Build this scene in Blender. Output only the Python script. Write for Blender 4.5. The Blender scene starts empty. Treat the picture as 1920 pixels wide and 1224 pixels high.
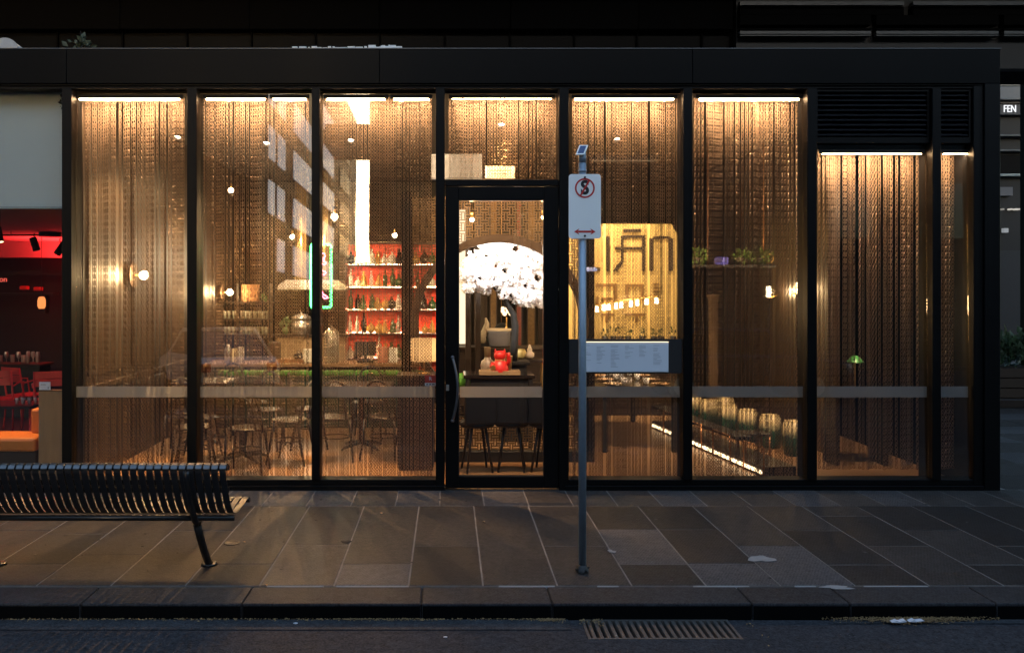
import bpy, bmesh, math, random
from mathutils import Matrix, Vector
R = math.radians
rnd = random.Random(7)
sc = bpy.context.scene
C = sc.collection

# ---------------------------------------------------------------- camera, sky, sun, exposure
CAM_D, CAM_H, FPX = 8.0, 1.905, 1600.0
cam = bpy.data.cameras.new('camera'); cam_o = bpy.data.objects.new('camera', cam); C.objects.link(cam_o)
cam_o.location = (0, -CAM_D, CAM_H); cam_o.rotation_euler = (R(90), 0, 0)
cam.sensor_width = 36; cam.lens = FPX / 1920 * 36
cam.shift_x = 120 / 1920; cam.shift_y = -75 / 1920
cam.clip_end = 2000; cam.clip_start = 0.05
sc.camera = cam_o

SUN_EL, SUN_AZ = R(5.0), R(176.0)
w = bpy.data.worlds.new('World'); sc.world = w; w.use_nodes = True
nt = w.node_tree; nt.nodes.clear()
sky = nt.nodes.new('ShaderNodeTexSky'); sky.sky_type = 'NISHITA'; sky.sun_disc = False
sky.sun_elevation = SUN_EL; sky.sun_rotation = SUN_AZ
sky.air_density = 1.0; sky.dust_density = 2.0; sky.ozone_density = 1.9
bg = nt.nodes.new('ShaderNodeBackground'); bg.inputs['Strength'].default_value = 0.15
wo = nt.nodes.new('ShaderNodeOutputWorld')
nt.links.new(sky.outputs[0], bg.inputs[0]); nt.links.new(bg.outputs[0], wo.inputs[0])
sun = bpy.data.lights.new('sun', 'SUN'); sun.energy = 0.05; sun.angle = R(10); sun.color = (1, .86, .7)
sun_o = bpy.data.objects.new('sun', sun); C.objects.link(sun_o)
sun_o.rotation_euler = (R(90) - SUN_EL, 0, -SUN_AZ + math.pi)
sun_o.location = (0, -30, 30)
sc.view_settings.view_transform = 'Standard'; sc.view_settings.look = 'None'
sc.view_settings.exposure = 3.2; sc.view_settings.gamma = 1.0; sc.view_settings.use_curve_mapping = False
EXPO = 2 ** sc.view_settings.exposure      # lamp values below are in picture units and divided by this
cy = sc.cycles
cy.use_denoising = True
try:
    cy.denoiser = 'OPENIMAGEDENOISE'; cy.denoising_input_passes = 'RGB_ALBEDO_NORMAL'; cy.denoising_prefilter = 'ACCURATE'
except Exception: pass
cy.max_bounces = 7; cy.diffuse_bounces = 3; cy.glossy_bounces = 3; cy.transmission_bounces = 4
cy.transparent_max_bounces = 20; cy.sample_clamp_indirect = 4.0; cy.caustics_reflective = False; cy.caustics_refractive = False
cy.use_adaptive_sampling = False

def P(px, py, y):
    s = (CAM_D + y) / FPX
    return Vector(((px - 840) * s, y, CAM_H - (py - 537) * s))
def PX(px, y=0): return (px - 840) * (CAM_D + y) / FPX
def PZ(py, y=0): return CAM_H - (py - 537) * (CAM_D + y) / FPX

# ---------------------------------------------------------------- materials
MATS = {}
def mat(name, col, rough=.6, metal=0., var=0., vscale=8., bump=0., bscale=40., spec=.5, emit=None, estr=0., rvar=0., coat=0., stretch=None, col2=None):
    if name in MATS: return MATS[name]
    m = bpy.data.materials.new(name); m.use_nodes = True
    n = m.node_tree.nodes; l = m.node_tree.links
    b = n['Principled BSDF']
    b.inputs['Base Color'].default_value = (*col, 1); b.inputs['Roughness'].default_value = rough
    b.inputs['Metallic'].default_value = metal; b.inputs['Specular IOR Level'].default_value = spec
    if coat: b.inputs['Coat Weight'].default_value = coat
    if emit:
        b.inputs['Emission Color'].default_value = (*emit, 1); b.inputs['Emission Strength'].default_value = estr / EXPO
    if var or bump or rvar:
        tc = n.new('ShaderNodeTexCoord'); mp = n.new('ShaderNodeMapping'); l.new(tc.outputs['Object'], mp.inputs[0])
        if stretch: mp.inputs['Scale'].default_value = stretch
        oi = n.new('ShaderNodeObjectInfo'); ad = n.new('ShaderNodeVectorMath'); ad.operation = 'ADD'
        mu = n.new('ShaderNodeMath'); mu.operation = 'MULTIPLY'; mu.inputs[1].default_value = 37.
        l.new(oi.outputs['Random'], mu.inputs[0]); l.new(mp.outputs[0], ad.inputs[0]); l.new(mu.outputs[0], ad.inputs[1])
        if var or rvar:
            t = n.new('ShaderNodeTexNoise'); t.inputs['Scale'].default_value = vscale; t.inputs['Detail'].default_value = 6; t.inputs['Roughness'].default_value = .65
            l.new(ad.outputs[0], t.inputs['Vector'])
            if var:
                cr = n.new('ShaderNodeMix'); cr.data_type = 'RGBA'
                c2 = col2 or tuple(min(1, c * (1 + var)) for c in col)
                cr.inputs['A'].default_value = (*[c * (1 - var) for c in col], 1); cr.inputs['B'].default_value = (*c2, 1)
                l.new(t.outputs['Fac'], cr.inputs['Factor']); l.new(cr.outputs['Result'], b.inputs['Base Color'])
            if rvar:
                mr = n.new('ShaderNodeMapRange'); mr.inputs['To Min'].default_value = max(0, rough - rvar); mr.inputs['To Max'].default_value = min(1, rough + rvar)
                l.new(t.outputs['Fac'], mr.inputs['Value']); l.new(mr.outputs[0], b.inputs['Roughness'])
        if bump:
            t2 = n.new('ShaderNodeTexNoise'); t2.inputs['Scale'].default_value = bscale; t2.inputs['Detail'].default_value = 5
            l.new(ad.outputs[0], t2.inputs['Vector'])
            bp = n.new('ShaderNodeBump'); bp.inputs['Strength'].default_value = bump; bp.inputs['Distance'].default_value = .01
            l.new(t2.outputs['Fac'], bp.inputs['Height']); l.new(bp.outputs[0], b.inputs['Normal'])
    MATS[name] = m; return m
def emi(name, col, s):
    return mat(name, (.05, .05, .05), .5, emit=col, estr=s)
def glass_mat(name, f0=.06, tint=(.94, .95, .95), rough=0.):
    if name in MATS: return MATS[name]
    m = bpy.data.materials.new(name); m.use_nodes = True
    n = m.node_tree.nodes; l = m.node_tree.links; n.clear()
    lw = n.new('ShaderNodeLayerWeight'); lw.inputs['Blend'].default_value = .5
    pw = n.new('ShaderNodeMath'); pw.operation = 'POWER'; pw.inputs[1].default_value = 5; l.new(lw.outputs['Facing'], pw.inputs[0])
    ma = n.new('ShaderNodeMath'); ma.operation = 'MULTIPLY_ADD'; ma.inputs[1].default_value = 1 - f0; ma.inputs[2].default_value = f0; l.new(pw.outputs[0], ma.inputs[0])
    tr = n.new('ShaderNodeBsdfTransparent'); tr.inputs[0].default_value = (*tint, 1)
    gl = n.new('ShaderNodeBsdfGlossy'); gl.inputs['Roughness'].default_value = rough
    # slight waviness of float glass
    tc = n.new('ShaderNodeTexCoord'); ns = n.new('ShaderNodeTexNoise'); ns.inputs['Scale'].default_value = 1.6; ns.inputs['Detail'].default_value = 1
    l.new(tc.outputs['Object'], ns.inputs['Vector'])
    bp = n.new('ShaderNodeBump'); bp.inputs['Strength'].default_value = .008; bp.inputs['Distance'].default_value = .05
    l.new(ns.outputs['Fac'], bp.inputs['Height']); l.new(bp.outputs[0], gl.inputs['Normal'])
    mx = n.new('ShaderNodeMixShader'); l.new(ma.outputs[0], mx.inputs[0]); l.new(tr.outputs[0], mx.inputs[1]); l.new(gl.outputs[0], mx.inputs[2])
    o = n.new('ShaderNodeOutputMaterial'); l.new(mx.outputs[0], o.inputs[0])
    MATS[name] = m; return m
def frost_mat(name, col, clear=.35):
    if name in MATS: return MATS[name]
    m = bpy.data.materials.new(name); m.use_nodes = True
    n = m.node_tree.nodes; l = m.node_tree.links; n.clear()
    d = n.new('ShaderNodeBsdfDiffuse'); d.inputs[0].default_value = (*col, 1)
    t = n.new('ShaderNodeBsdfTranslucent'); t.inputs[0].default_value = (*col, 1)
    a = n.new('ShaderNodeMixShader'); a.inputs[0].default_value = .5; l.new(d.outputs[0], a.inputs[1]); l.new(t.outputs[0], a.inputs[2])
    tr = n.new('ShaderNodeBsdfTransparent'); b = n.new('ShaderNodeMixShader'); b.inputs[0].default_value = 1 - clear
    l.new(tr.outputs[0], b.inputs[1]); l.new(a.outputs[0], b.inputs[2])
    o = n.new('ShaderNodeOutputMaterial'); l.new(b.outputs[0], o.inputs[0])
    MATS[name] = m; return m

def stone_mat(name, col, rough=.55, grain=100., saw=.0, stain=.45, speck=.0, bump=.5, big=2.2):
    if name in MATS: return MATS[name]
    m = bpy.data.materials.new(name); m.use_nodes = True
    n = m.node_tree.nodes; l = m.node_tree.links; b = n['Principled BSDF']
    def N(t, **k):
        q = n.new(t)
        for a_, v_ in k.items(): setattr(q, a_, v_)
        return q
    def math2(op, a_, b_):
        q = N('ShaderNodeMath', operation=op)
        for i, v_ in enumerate((a_, b_)):
            if hasattr(v_, 'links'): l.new(v_, q.inputs[i])
            else: q.inputs[i].default_value = v_
        return q.outputs[0]
    tc = N('ShaderNodeTexCoord'); oi = N('ShaderNodeObjectInfo'); ad = N('ShaderNodeVectorMath', operation='ADD')
    l.new(tc.outputs['Object'], ad.inputs[0]); l.new(math2('MULTIPLY', oi.outputs['Random'], 41.), ad.inputs[1])
    def noise(sc, det=5, ro=.6):
        q = N('ShaderNodeTexNoise'); q.inputs['Scale'].default_value = sc; q.inputs['Detail'].default_value = det; q.inputs['Roughness'].default_value = ro
        l.new(ad.outputs[0], q.inputs['Vector']); return q.outputs['Fac']
    g = noise(grain, 2); L = noise(big, 6, .7); md = noise(26, 5, .7)
    f = math2('ADD', math2('MULTIPLY', math2('SUBTRACT', L, .5), stain * 2.4), 1.)
    f = math2('ADD', f, math2('MULTIPLY', math2('SUBTRACT', g, .5), 2.2))
    f = math2('ADD', f, math2('MULTIPLY', math2('SUBTRACT', md, .5), 1.9))
    if saw:
        wv = N('ShaderNodeTexWave'); wv.inputs['Scale'].default_value = 16.; wv.inputs['Distortion'].default_value = 3.; wv.inputs['Detail'].default_value = 2
        mp = N('ShaderNodeMapping'); mp.inputs['Rotation'].default_value = (0, 0, .5); l.new(ad.outputs[0], mp.inputs[0]); l.new(mp.outputs[0], wv.inputs['Vector'])
        f = math2('ADD', f, math2('MULTIPLY', math2('SUBTRACT', wv.outputs['Fac'], .5), saw))
    f = math2('MAXIMUM', f, .25)
    if speck:
        vo = N('ShaderNodeTexVoronoi'); vo.inputs['Scale'].default_value = 38.; l.new(ad.outputs[0], vo.inputs['Vector'])
        sp_n = math2('LESS_THAN', vo.outputs['Distance'], .10); sel = math2('GREATER_THAN', noise(9, 2), .56)
        f = math2('ADD', f, math2('MULTIPLY', math2('MULTIPLY', sp_n, sel), speck))
    sc_ = N('ShaderNodeVectorMath', operation='SCALE'); sc_.inputs[0].default_value = col; l.new(f, sc_.inputs['Scale']); l.new(sc_.outputs[0], b.inputs['Base Color'])
    mr = N('ShaderNodeMapRange'); mr.inputs['To Min'].default_value = rough - .14; mr.inputs['To Max'].default_value = rough + .16; l.new(L, mr.inputs['Value']); l.new(mr.outputs[0], b.inputs['Roughness'])
    b.inputs['Specular IOR Level'].default_value = .10
    bp = N('ShaderNodeBump'); bp.inputs['Strength'].default_value = bump; bp.inputs['Distance'].default_value = .004
    l.new(math2('ADD', g, math2('MULTIPLY', md, .6)), bp.inputs['Height']); l.new(bp.outputs[0], b.inputs['Normal'])
    MATS[name] = m; return m

# ---------------------------------------------------------------- mesh builder
class MB:
    def __init__(s): s.v = []; s.f = []; s.sm = []; s.M = None
    def add(s, vs, fs, smooth=False):
        b = len(s.v)
        for q in vs:
            q = Vector(q)
            s.v.append(s.M @ q if s.M is not None else q)
        for f in fs: s.f.append(tuple(b + i for i in f)); s.sm.append(smooth)
        return s
    def box(s, x0, x1, y0, y1, z0, z1):
        vs = [(x, y, z) for x in (x0, x1) for y in (y0, y1) for z in (z0, z1)]
        return s.add(vs, [(0,1,3,2), (4,6,7,5), (0,4,5,1), (2,3,7,6), (0,2,6,4), (1,5,7,3)])
    def cyl(s, p0, p1, r0, r1=None, n=12, caps=True):
        r1 = r0 if r1 is None else r1
        p0 = Vector(p0); p1 = Vector(p1); d = (p1 - p0).normalized()
        a = d.orthogonal().normalized(); b = d.cross(a)
        vs = []
        for p, r in ((p0, r0), (p1, r1)):
            for i in range(n):
                t = 2 * math.pi * i / n
                vs.append(p + (a * math.cos(t) + b * math.sin(t)) * r)
        s.add(vs, [(i, (i + 1) % n, n + (i + 1) % n, n + i) for i in range(n)], True)
        if caps: s.add(vs, [tuple(range(n - 1, -1, -1)), tuple(range(n, 2 * n))])
        return s
    def tube(s, path, r, n=8, closed=False, caps=True):
        pts = [Vector(p) for p in path]; m = len(pts); vs = []; ref = None
        rr = r if isinstance(r, (list, tuple)) else [r] * m
        for i, p in enumerate(pts):
            d = (pts[(i + 1) % m] - pts[i - 1]) if closed else (pts[min(i + 1, m - 1)] - pts[max(i - 1, 0)])
            d.normalize()
            if ref is None: ref = d.orthogonal().normalized()
            ref = (ref - d * ref.dot(d))
            ref = ref.normalized() if ref.length > 1e-6 else d.orthogonal().normalized()
            b = d.cross(ref)
            for k in range(n):
                t = 2 * math.pi * k / n
                vs.append(p + (ref * math.cos(t) + b * math.sin(t)) * rr[i])
        fs = []
        for i in range(m if closed else m - 1):
            j = (i + 1) % m
            for k in range(n): fs.append((i * n + k, i * n + (k + 1) % n, j * n + (k + 1) % n, j * n + k))
        s.add(vs, fs, True)
        if caps and not closed: s.add(vs, [tuple(range(n - 1, -1, -1)), tuple(range((m - 1) * n, m * n))])
        return s
    def lathe(s, prof, n=16, c=(0, 0, 0), caps=True):
        cx, cy_, cz = c; vs = []; fs = []
        for r, z in prof:
            for k in range(n):
                t = 2 * math.pi * k / n; vs.append((cx + r * math.cos(t), cy_ + r * math.sin(t), cz + z))
        m = len(prof)
        for i in range(m - 1):
            for k in range(n): fs.append((i * n + k, i * n + (k + 1) % n, (i + 1) * n + (k + 1) % n, (i + 1) * n + k))
        s.add(vs, fs, True)
        if caps: s.add(vs, [tuple(range(n - 1, -1, -1)), tuple(range((m - 1) * n, m * n))])
        return s
    def sph(s, c, r, n=12, sz=1.):
        prof = [(max(1e-4, r * math.sin(math.pi * i / (n // 2))), -r * sz * math.cos(math.pi * i / (n // 2))) for i in range(n // 2 + 1)]
        return s.lathe(prof, n, c, caps=False)
    def prism(s, poly, a, b, ax='y'):
        """extrude a 2-D polygon (u, v) along an axis from a to b; u,v are (x,z) for y, (y,z) for x, (x,y) for z"""
        def q(u, v, t): return {'y': (u, t, v), 'x': (t, u, v), 'z': (u, v, t)}[ax]
        n = len(poly)
        vs = [q(u, v, a) for u, v in poly] + [q(u, v, b) for u, v in poly]
        return s.add(vs, [tuple(range(n)), tuple(range(2 * n - 1, n - 1, -1))] + [(i, n + i, n + (i + 1) % n, (i + 1) % n) for i in range(n)])
    def strip(s, path, w, th, x0=0):
        """flat strap of width w along x following a (y,z) path with thickness th"""
        n = len(path); vs = []
        for i, (y, z) in enumerate(path):
            a = path[max(i - 1, 0)]; b = path[min(i + 1, n - 1)]
            dy, dz = b[0] - a[0], b[1] - a[1]; L = math.hypot(dy, dz); ny, nz = -dz / L, dy / L
            for sx in (-.5, .5):
                for t in (0, th): vs.append((x0 + sx * w, y + ny * t, z + nz * t))
        fs = []
        for i in range(n - 1):
            a = 4 * i; b = a + 4
            fs += [(a, a + 2, b + 2, b), (a + 1, b + 1, b + 3, a + 3), (a, b, b + 1, a + 1), (a + 2, a + 3, b + 3, b + 2)]
        s.add(vs, fs); s.add(vs, [(0, 1, 3, 2), (4 * n - 4, 4 * n - 2, 4 * n - 1, 4 * n - 3)])
        return s
    def mesh(s, name, m, bevel=0., seg=1):
        me = bpy.data.meshes.new(name)
        me.from_pydata([tuple(q) for q in s.v], [], s.f)
        for p, k in zip(me.polygons, s.sm): p.use_smooth = k
        bm = bmesh.new(); bm.from_mesh(me)
        bmesh.ops.remove_doubles(bm, verts=bm.verts, dist=1e-6)
        bmesh.ops.recalc_face_normals(bm, faces=bm.faces)
        if bevel:
            es = [e for e in bm.edges if len(e.link_faces) == 2 and e.calc_face_angle(0) > R(35)]
            bmesh.ops.bevel(bm, geom=es, offset=bevel, segments=seg, affect='EDGES', profile=.5, clamp_overlap=True)
        bm.to_mesh(me); bm.free()
        if m is not None:
            for q in (m if isinstance(m, (list, tuple)) else [m]): me.materials.append(q)
        return me
def obj(name, me, parent=None, loc=(0, 0, 0), rot=(0, 0, 0), label=None):
    o = bpy.data.objects.new(name, me); C.objects.link(o); o.location = loc; o.rotation_euler = rot
    if parent is not None: o.parent = parent
    if label: o['label'] = label
    return o
def part(parent, name, mb, m, bevel=0., label=None, kind=None, seg=1, loc=(0, 0, 0)):
    o = obj(name, mb.mesh(name, m, bevel, seg), parent, loc=loc, label=label)
    if kind: o['kind'] = kind
    return o
def tag(o, label, cat, group=None, kind=None):
    if label: o['label'] = label
    if cat: o['category'] = cat
    if group: o['group'] = group
    if kind: o['kind'] = kind
    return o
def thing(name, label, cat, loc=(0, 0, 0), rz=0., group=None):
    o = bpy.data.objects.new(name, None); C.objects.link(o); o.empty_display_size = .1
    o.location = loc; o.rotation_euler = (0, 0, rz)
    return tag(o, label, cat, group)
def single(name, label, cat, mb, m, bevel=0., loc=(0, 0, 0), rz=0., group=None, seg=1):
    o = obj(name, mb.mesh(name, m, bevel, seg), loc=loc, rot=(0, 0, rz)); return tag(o, label, cat, group)
def struct(name, mb, m, bevel=0.):
    o = obj(name, mb.mesh(name, m, bevel)); o['kind'] = 'structure'; return o
def dup(root, loc, rz=None, label=None):
    r = root.copy(); C.objects.link(r); r.location = loc
    if rz is not None: r.rotation_euler = (0, 0, rz)
    if label: r['label'] = label
    for ch in list(root.children):
        c = ch.copy(); C.objects.link(c); c.parent = r
        for g in ch.children:
            d = g.copy(); C.objects.link(d); d.parent = c
    return r
def text_mesh(name, body, size, m, depth=.002, xs=1., bold=0.):
    cu = bpy.data.curves.new(name, 'FONT'); cu.body = body; cu.size = size; cu.extrude = depth; cu.offset = bold; cu.align_x = 'CENTER'; cu.align_y = 'CENTER'
    o = bpy.data.objects.new(name, cu); C.objects.link(o)
    bpy.context.view_layer.update()
    me = bpy.data.meshes.new_from_object(o.evaluated_get(bpy.context.evaluated_depsgraph_get()))
    bpy.data.objects.remove(o); me.name = name; me.materials.clear(); me.materials.append(m)
    me.transform(Matrix.Scale(xs, 4, (1, 0, 0)))
    me.transform(Matrix.Rotation(R(90), 4, 'X')); return me
def leaves(mb, n, c, rad, size, rs=rnd, up=.3, flat=0.):
    for _ in range(n):
        while True:
            q = Vector((rs.uniform(-1, 1), rs.uniform(-1, 1), rs.uniform(-1, 1)))
            if q.length < 1: break
        q = q * (.55 + .45 * rs.random())
        p = Vector(c) + Vector((q.x * rad[0], q.y * rad[1], q.z * rad[2]))
        d = (Vector((q.x, q.y, q.z * .6 + up)) + Vector((rs.uniform(-.6, .6),) * 3)).normalized()
        sd = d.cross(Vector((rs.uniform(-1, 1), rs.uniform(-1, 1), rs.uniform(-1, 1)))).normalized()
        L = size * rs.uniform(.6, 1.3); wd = L * .32; nn = d.cross(sd)
        mb.add([p, p + d * L * .5 + sd * wd + nn * L * .08, p + d * L, p + d * L * .5 - sd * wd + nn * L * .08], [(0, 1, 2), (0, 2, 3)])
    return mb
def lamp(name, kind, loc, watts, col, parent=None, size=.03, spot=None, aim=None, blend=.6, label=None):
    L = bpy.data.lights.new(name, kind); L.energy = watts / EXPO; L.color = col
    if kind in ('POINT', 'SPOT'): L.shadow_soft_size = size
    if kind == 'AREA': L.size = size
    if spot: L.spot_size = R(spot); L.spot_blend = blend
    o = bpy.data.objects.new(name, L); C.objects.link(o); o.location = loc
    if aim is not None: o.rotation_euler = (Vector(aim) - Vector(loc)).to_track_quat('-Z', 'Y').to_euler()
    if parent is not None: o.parent = parent
    return o

# ---------------------------------------------------------------- material palette
WARM = (1., .62, .28)
M_FRAME = mat('black_powder_coat', (.0014, .0014, .0015), .45, spec=.16, var=.2, vscale=3, bump=.03, bscale=200, rvar=.08)
M_FASCIA = mat('charcoal_panel', (.0013, .0013, .0014), .42, spec=.10, var=.3, vscale=1.2, rvar=.1, stretch=(1, 1, .25))
M_FLASH = mat('weathered_flashing', (.09, .095, .1), .4, .6)
M_GLASS = glass_mat('window_glass', .095)
M_DGLASS = glass_mat('door_glass', .035)
M_FROST = frost_mat('frosted_film', (.40, .40, .39), .3)
M_CHAIN = mat('anodised_chain', (.29, .205, .142), .44, .85, var=.2, vscale=30)
M_RAIL = mat('curtain_rail', (.006, .006, .006), .7)
M_LED = emi('led_strip', (1., .60, .30), 150)
M_BULB = emi('warm_bulb', (1., .68, .34), 55)
M_STONE = [stone_mat('bluestone_%d' % i, c, .52, saw=.35, speck=.9) for i, c in enumerate(
    [(.034, .031, .030), (.022, .0208, .021), (.043, .040, .039), (.058, .057, .060), (.028, .025, .024)])]
M_GROUT = mat('pale_grout', (.15, .14, .13), .9, var=.75, vscale=6, bump=.4)
M_GAP = mat('dark_joint', (.012, .011, .01), .95)
M_KERB = stone_mat('kerb_bluestone', (.031, .0305, .0325), .6, saw=.15, speck=.8, bump=.7)
M_ASPH = stone_mat('asphalt', (.036, .036, .040), .8, grain=80., stain=.35, speck=2.2, bump=1., big=.9)
M_GUTTER = stone_mat('gutter_asphalt', (.045, .045, .048), .8, grain=85., stain=.4, speck=1.2, bump=.8, big=1.4)
M_STEEL_D = mat('bench_steel', (.012, .012, .013), .32, var=.3, vscale=20, rvar=.1)
M_STRAP = mat('bench_strap', (.11, .11, .112), .33, .95, var=.3, vscale=14, rvar=.12)
M_GALV = mat('galvanised_steel', (.26, .32, .38), .5, .55, var=.25, vscale=18, rvar=.12)
M_SIGN = mat('sign_white', (.90, .87, .82), .45, var=.04, vscale=6)
M_SRED = mat('sign_red', (.52, .025, .02), .5)
M_SBLK = mat('sign_black', (.012, .012, .014), .5)
M_WOOD = mat('walnut', (.030, .018, .010), .5, var=.45, vscale=5, stretch=(4, 4, .5), bump=.1, bscale=30)
M_DWOOD = mat('dark_timber', (.022, .014, .01), .4, var=.4, vscale=6, rvar=.1)
M_BENT = mat('bentwood', (.007, .0045, .0035), .5, var=.3, vscale=9)
M_BRASS = mat('brass', (.62, .38, .13), .35, .85, var=.2, vscale=12)
M_BRONZE = mat('bronze_ring', (.05, .03, .016), .5, .3, var=.2, vscale=8)
M_BLACK = mat('black_matte', (.008, .007, .007), .55, var=.2, vscale=5)
M_STEEL = mat('brushed_stainless', (.55, .53, .5), .32, .85, var=.15, vscale=10, stretch=(1, 1, 8))
M_CREAM = mat('cream_paper', (.72, .62, .45), .8, var=.08, vscale=10)
M_WHITE = mat('white_glaze', (.75, .73, .7), .35, var=.05)
M_REDP = mat('red_gloss', (.6, .02, .018), .3, var=.15, vscale=9)

# ================================================================ GROUND
struct('ground', MB().add([(-300, -300, -.62), (300, -300, -.62), (300, 300, -.62), (-300, 300, -.62)], [(0, 1, 2, 3)]), M_ASPH)
KY0, KY1 = -2.865, -2.572
ROADZ = -.10
# road: strips around the drain pit
GX0, GX1, GY0, GY1 = .80, 1.68, -3.15, -2.868
rb = MB()
def sheet(mb, x0, x1, y0, y1, z):
    nx = max(1, int((x1 - x0) / 1.)); nx = min(nx, 40)
    for i in range(nx):
        a = x0 + (x1 - x0) * i / nx; b = x0 + (x1 - x0) * (i + 1) / nx
        mb.add([(a, y0, z), (b, y0, z), (b, y1, z), (a, y1, z)], [(0, 1, 2, 3)])
for x0, x1, y0, y1 in ((-70, 70, -19, -3.15), (-70, GX0, -3.15, KY0 + .02), (GX1, 70, -3.15, KY0 + .02)): sheet(rb, x0, x1, y0, y1, ROADZ)
struct('road', rb, M_ASPH)
gb = MB(); sheet(gb, -40, .72, -3.02, KY0 + .01, ROADZ + .005); sheet(gb, 2.3, 40, -2.93, KY0 + .01, ROADZ + .005)
struct('gutter', gb, M_GUTTER)
# pavement base + slabs
pav = struct('pavement', MB().add([(-40, KY1 + .012, -.0025), (40, KY1 + .012, -.0025), (40, 45, -.0025), (-40, 45, -.0025)], [(0, 1, 2, 3)])
             .box(-40, 40, KY1 + .012, KY1 + .03, -.1, -.007), M_GROUT)
def slab(parent, x0, x1, y0, y1, m, name='paving_slab', z=0., g=.0055, th=.05, chip=True):
    dz = rnd.uniform(-.0008, .0008); tx = rnd.uniform(-.0006, .0006)
    b = .002
    a0, a1, c0, c1 = x0 + g, x1 - g, y0 + g, y1 - g
    vs = []
    for (ins, zz) in ((0, z - th), (0, z - b), (b, z)):
        for (x, y) in ((a0 + ins, c0 + ins), (a1 - ins, c0 + ins), (a1 - ins, c1 - ins), (a0 + ins, c1 - ins)):
            jx = rnd.uniform(-.002, .002) if ins else 0
            vs.append((x + jx, y + (rnd.uniform(-.002, .002) if ins else 0), zz + dz + (tx if x > (x0 + x1) / 2 else -tx)))
    fs = [(8, 9, 10, 11)]
    for k in (0, 4):
        for i in range(4): fs.append((k + i, k + (i + 1) % 4, k + 4 + (i + 1) % 4, k + 4 + i))
    cx, cyy = (x0 + x1) / 2, (y0 + y1) / 2
    mb = MB().add([(q[0] - cx, q[1] - cyy, q[2]) for q in vs], fs)
    o = obj(name, mb.mesh(name, m), parent, loc=(cx, cyy, 0)); return o
Y948 = -.585
def ydep(py): return CAM_D * 381 / (py - 537) - CAM_D
JX = [-.252 + .475 * k for k in range(-13, 21)]
known = {0: [1023], -1: [1057], 1: [], 2: [1023], 3: [992, 1057], 4: [992, 1056], 5: [1023], 6: [994, 1058], 7: [967, 1023], 8: [994, 1058], 9: [1023], -2: [1021], -3: [1057], -4: [994], -5: [1040], -6: [1000, 1057]}
light_slabs = {(-1, 0), (3, 1), (5, 0), (4, 0)}
for k in range(-13, 20):
    cuts = known.get(k, rnd.choice([[1023], [994, 1058], [967, 1040]]))
    ys = [KY1 + .016] + [ydep(c) for c in sorted(cuts, reverse=True)] + [Y948]
    for i in range(len(ys) - 1):
        m = M_STONE[3] if (k, i) in light_slabs else M_STONE[rnd.choice([0, 0, 1, 2, 4, 1])]
        slab(pav, JX[k + 13], JX[k + 13] + .475, ys[i], ys[i + 1], m)
x = -6.3 + .02
while x < 9.2:
    slab(pav, x, x + .388, Y948 + .002, .02, M_STONE[rnd.choice([2, 3, 3, 2])], name='edge_paver'); x += .388
for i in range(8):                      # the lane beside the building, laid in larger flags
    for j in range(16):
        xa = 5.24 + i * .9; ya = .02 + j * .6
        slab(pav, xa, xa + .9, ya, ya + .6, M_STONE[rnd.choice([2, 3, 0])], name='lane_flagstone')
# kerb stones
kerb = struct('kerb', MB().box(-40, 40, KY0 + .02, KY1 - .012, -.3, -.012), M_GAP)
kx = [-6.2, -5.1, -4.3, -3.3, -2.21, -1.24, -.16, .627, 1.83, 2.42, 3.3, 4.45, 5.5, 6.6]
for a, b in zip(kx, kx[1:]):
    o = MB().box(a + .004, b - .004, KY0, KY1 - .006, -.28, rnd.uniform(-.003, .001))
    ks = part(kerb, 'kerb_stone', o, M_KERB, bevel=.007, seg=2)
    part(ks, 'dark_face', MB().box(a + .008, b - .008, KY0 - .003, KY0 - .0005, -.2, -.016), mat('kerb_face_dark', (.0025, .0025, .0025), .95, var=.3, spec=.05))  # thin skin; the street face's near-black is put into its colour
# mortar remains in the kerb joint and a pale spill
def blob(c, rx, ry, z, m, name, parent, seed, th=.002):
    r2 = random.Random(seed); n = 18; ph = [r2.uniform(0, 6.28) for _ in range(4)]
    pts = []
    for i in range(n):
        t = 2 * math.pi * i / n; r = 1 + .25 * math.sin(2 * t + ph[0]) + .18 * math.sin(3 * t + ph[1]) + .14 * math.sin(5 * t + ph[2])
        pts.append((rx * r * math.cos(t), ry * r * math.sin(t)))
    return part(parent, name, MB().prism(pts, 0, th, 'z'), m, loc=(c[0], c[1], z))
M_MORT = mat('pale_mortar', (.24, .235, .23), .85, var=.3, vscale=20, bump=.3)
blob((PX(1427, ydep(1048)), ydep(1048)), .075, .075, .0035, M_MORT, 'cement_spill', pav, 3)
blob((PX(1566, -2.58), -2.60), .10, .03, .003, M_MORT, 'broken_mortar', pav, 5)
blob((PX(649, ydep(1016)), ydep(1016)), .03, .035, .0035, M_GAP, 'chipped_corner', pav, 8)
blob((PX(1147, ydep(1034)), ydep(1034)), .025, .035, .0035, M_MORT, 'cement_spill', pav, 9)
for a, b in ((500, 607), (630, 766), (935, 1040), (1300, 1405), (1120, 1160), (1620, 1740), (1490, 1530)):
    part(pav, 'joint_mortar', MB().box(PX(a, -2.57), PX(b, -2.57), KY1 - .004, KY1 + .012, -.02, .001), M_MORT, bevel=.002)
M_LID = mat('cast_lid', (.035, .03, .026), .6, .3, var=.3)
part(pav, 'valve_cover', MB().lathe([(.06, 0), (.06, .003), (.055, .005), (.045, .005), (.043, .003), (.001, .003)], 20), M_LID, loc=(PX(435, ydep(1018)), ydep(1018), .002))

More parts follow.
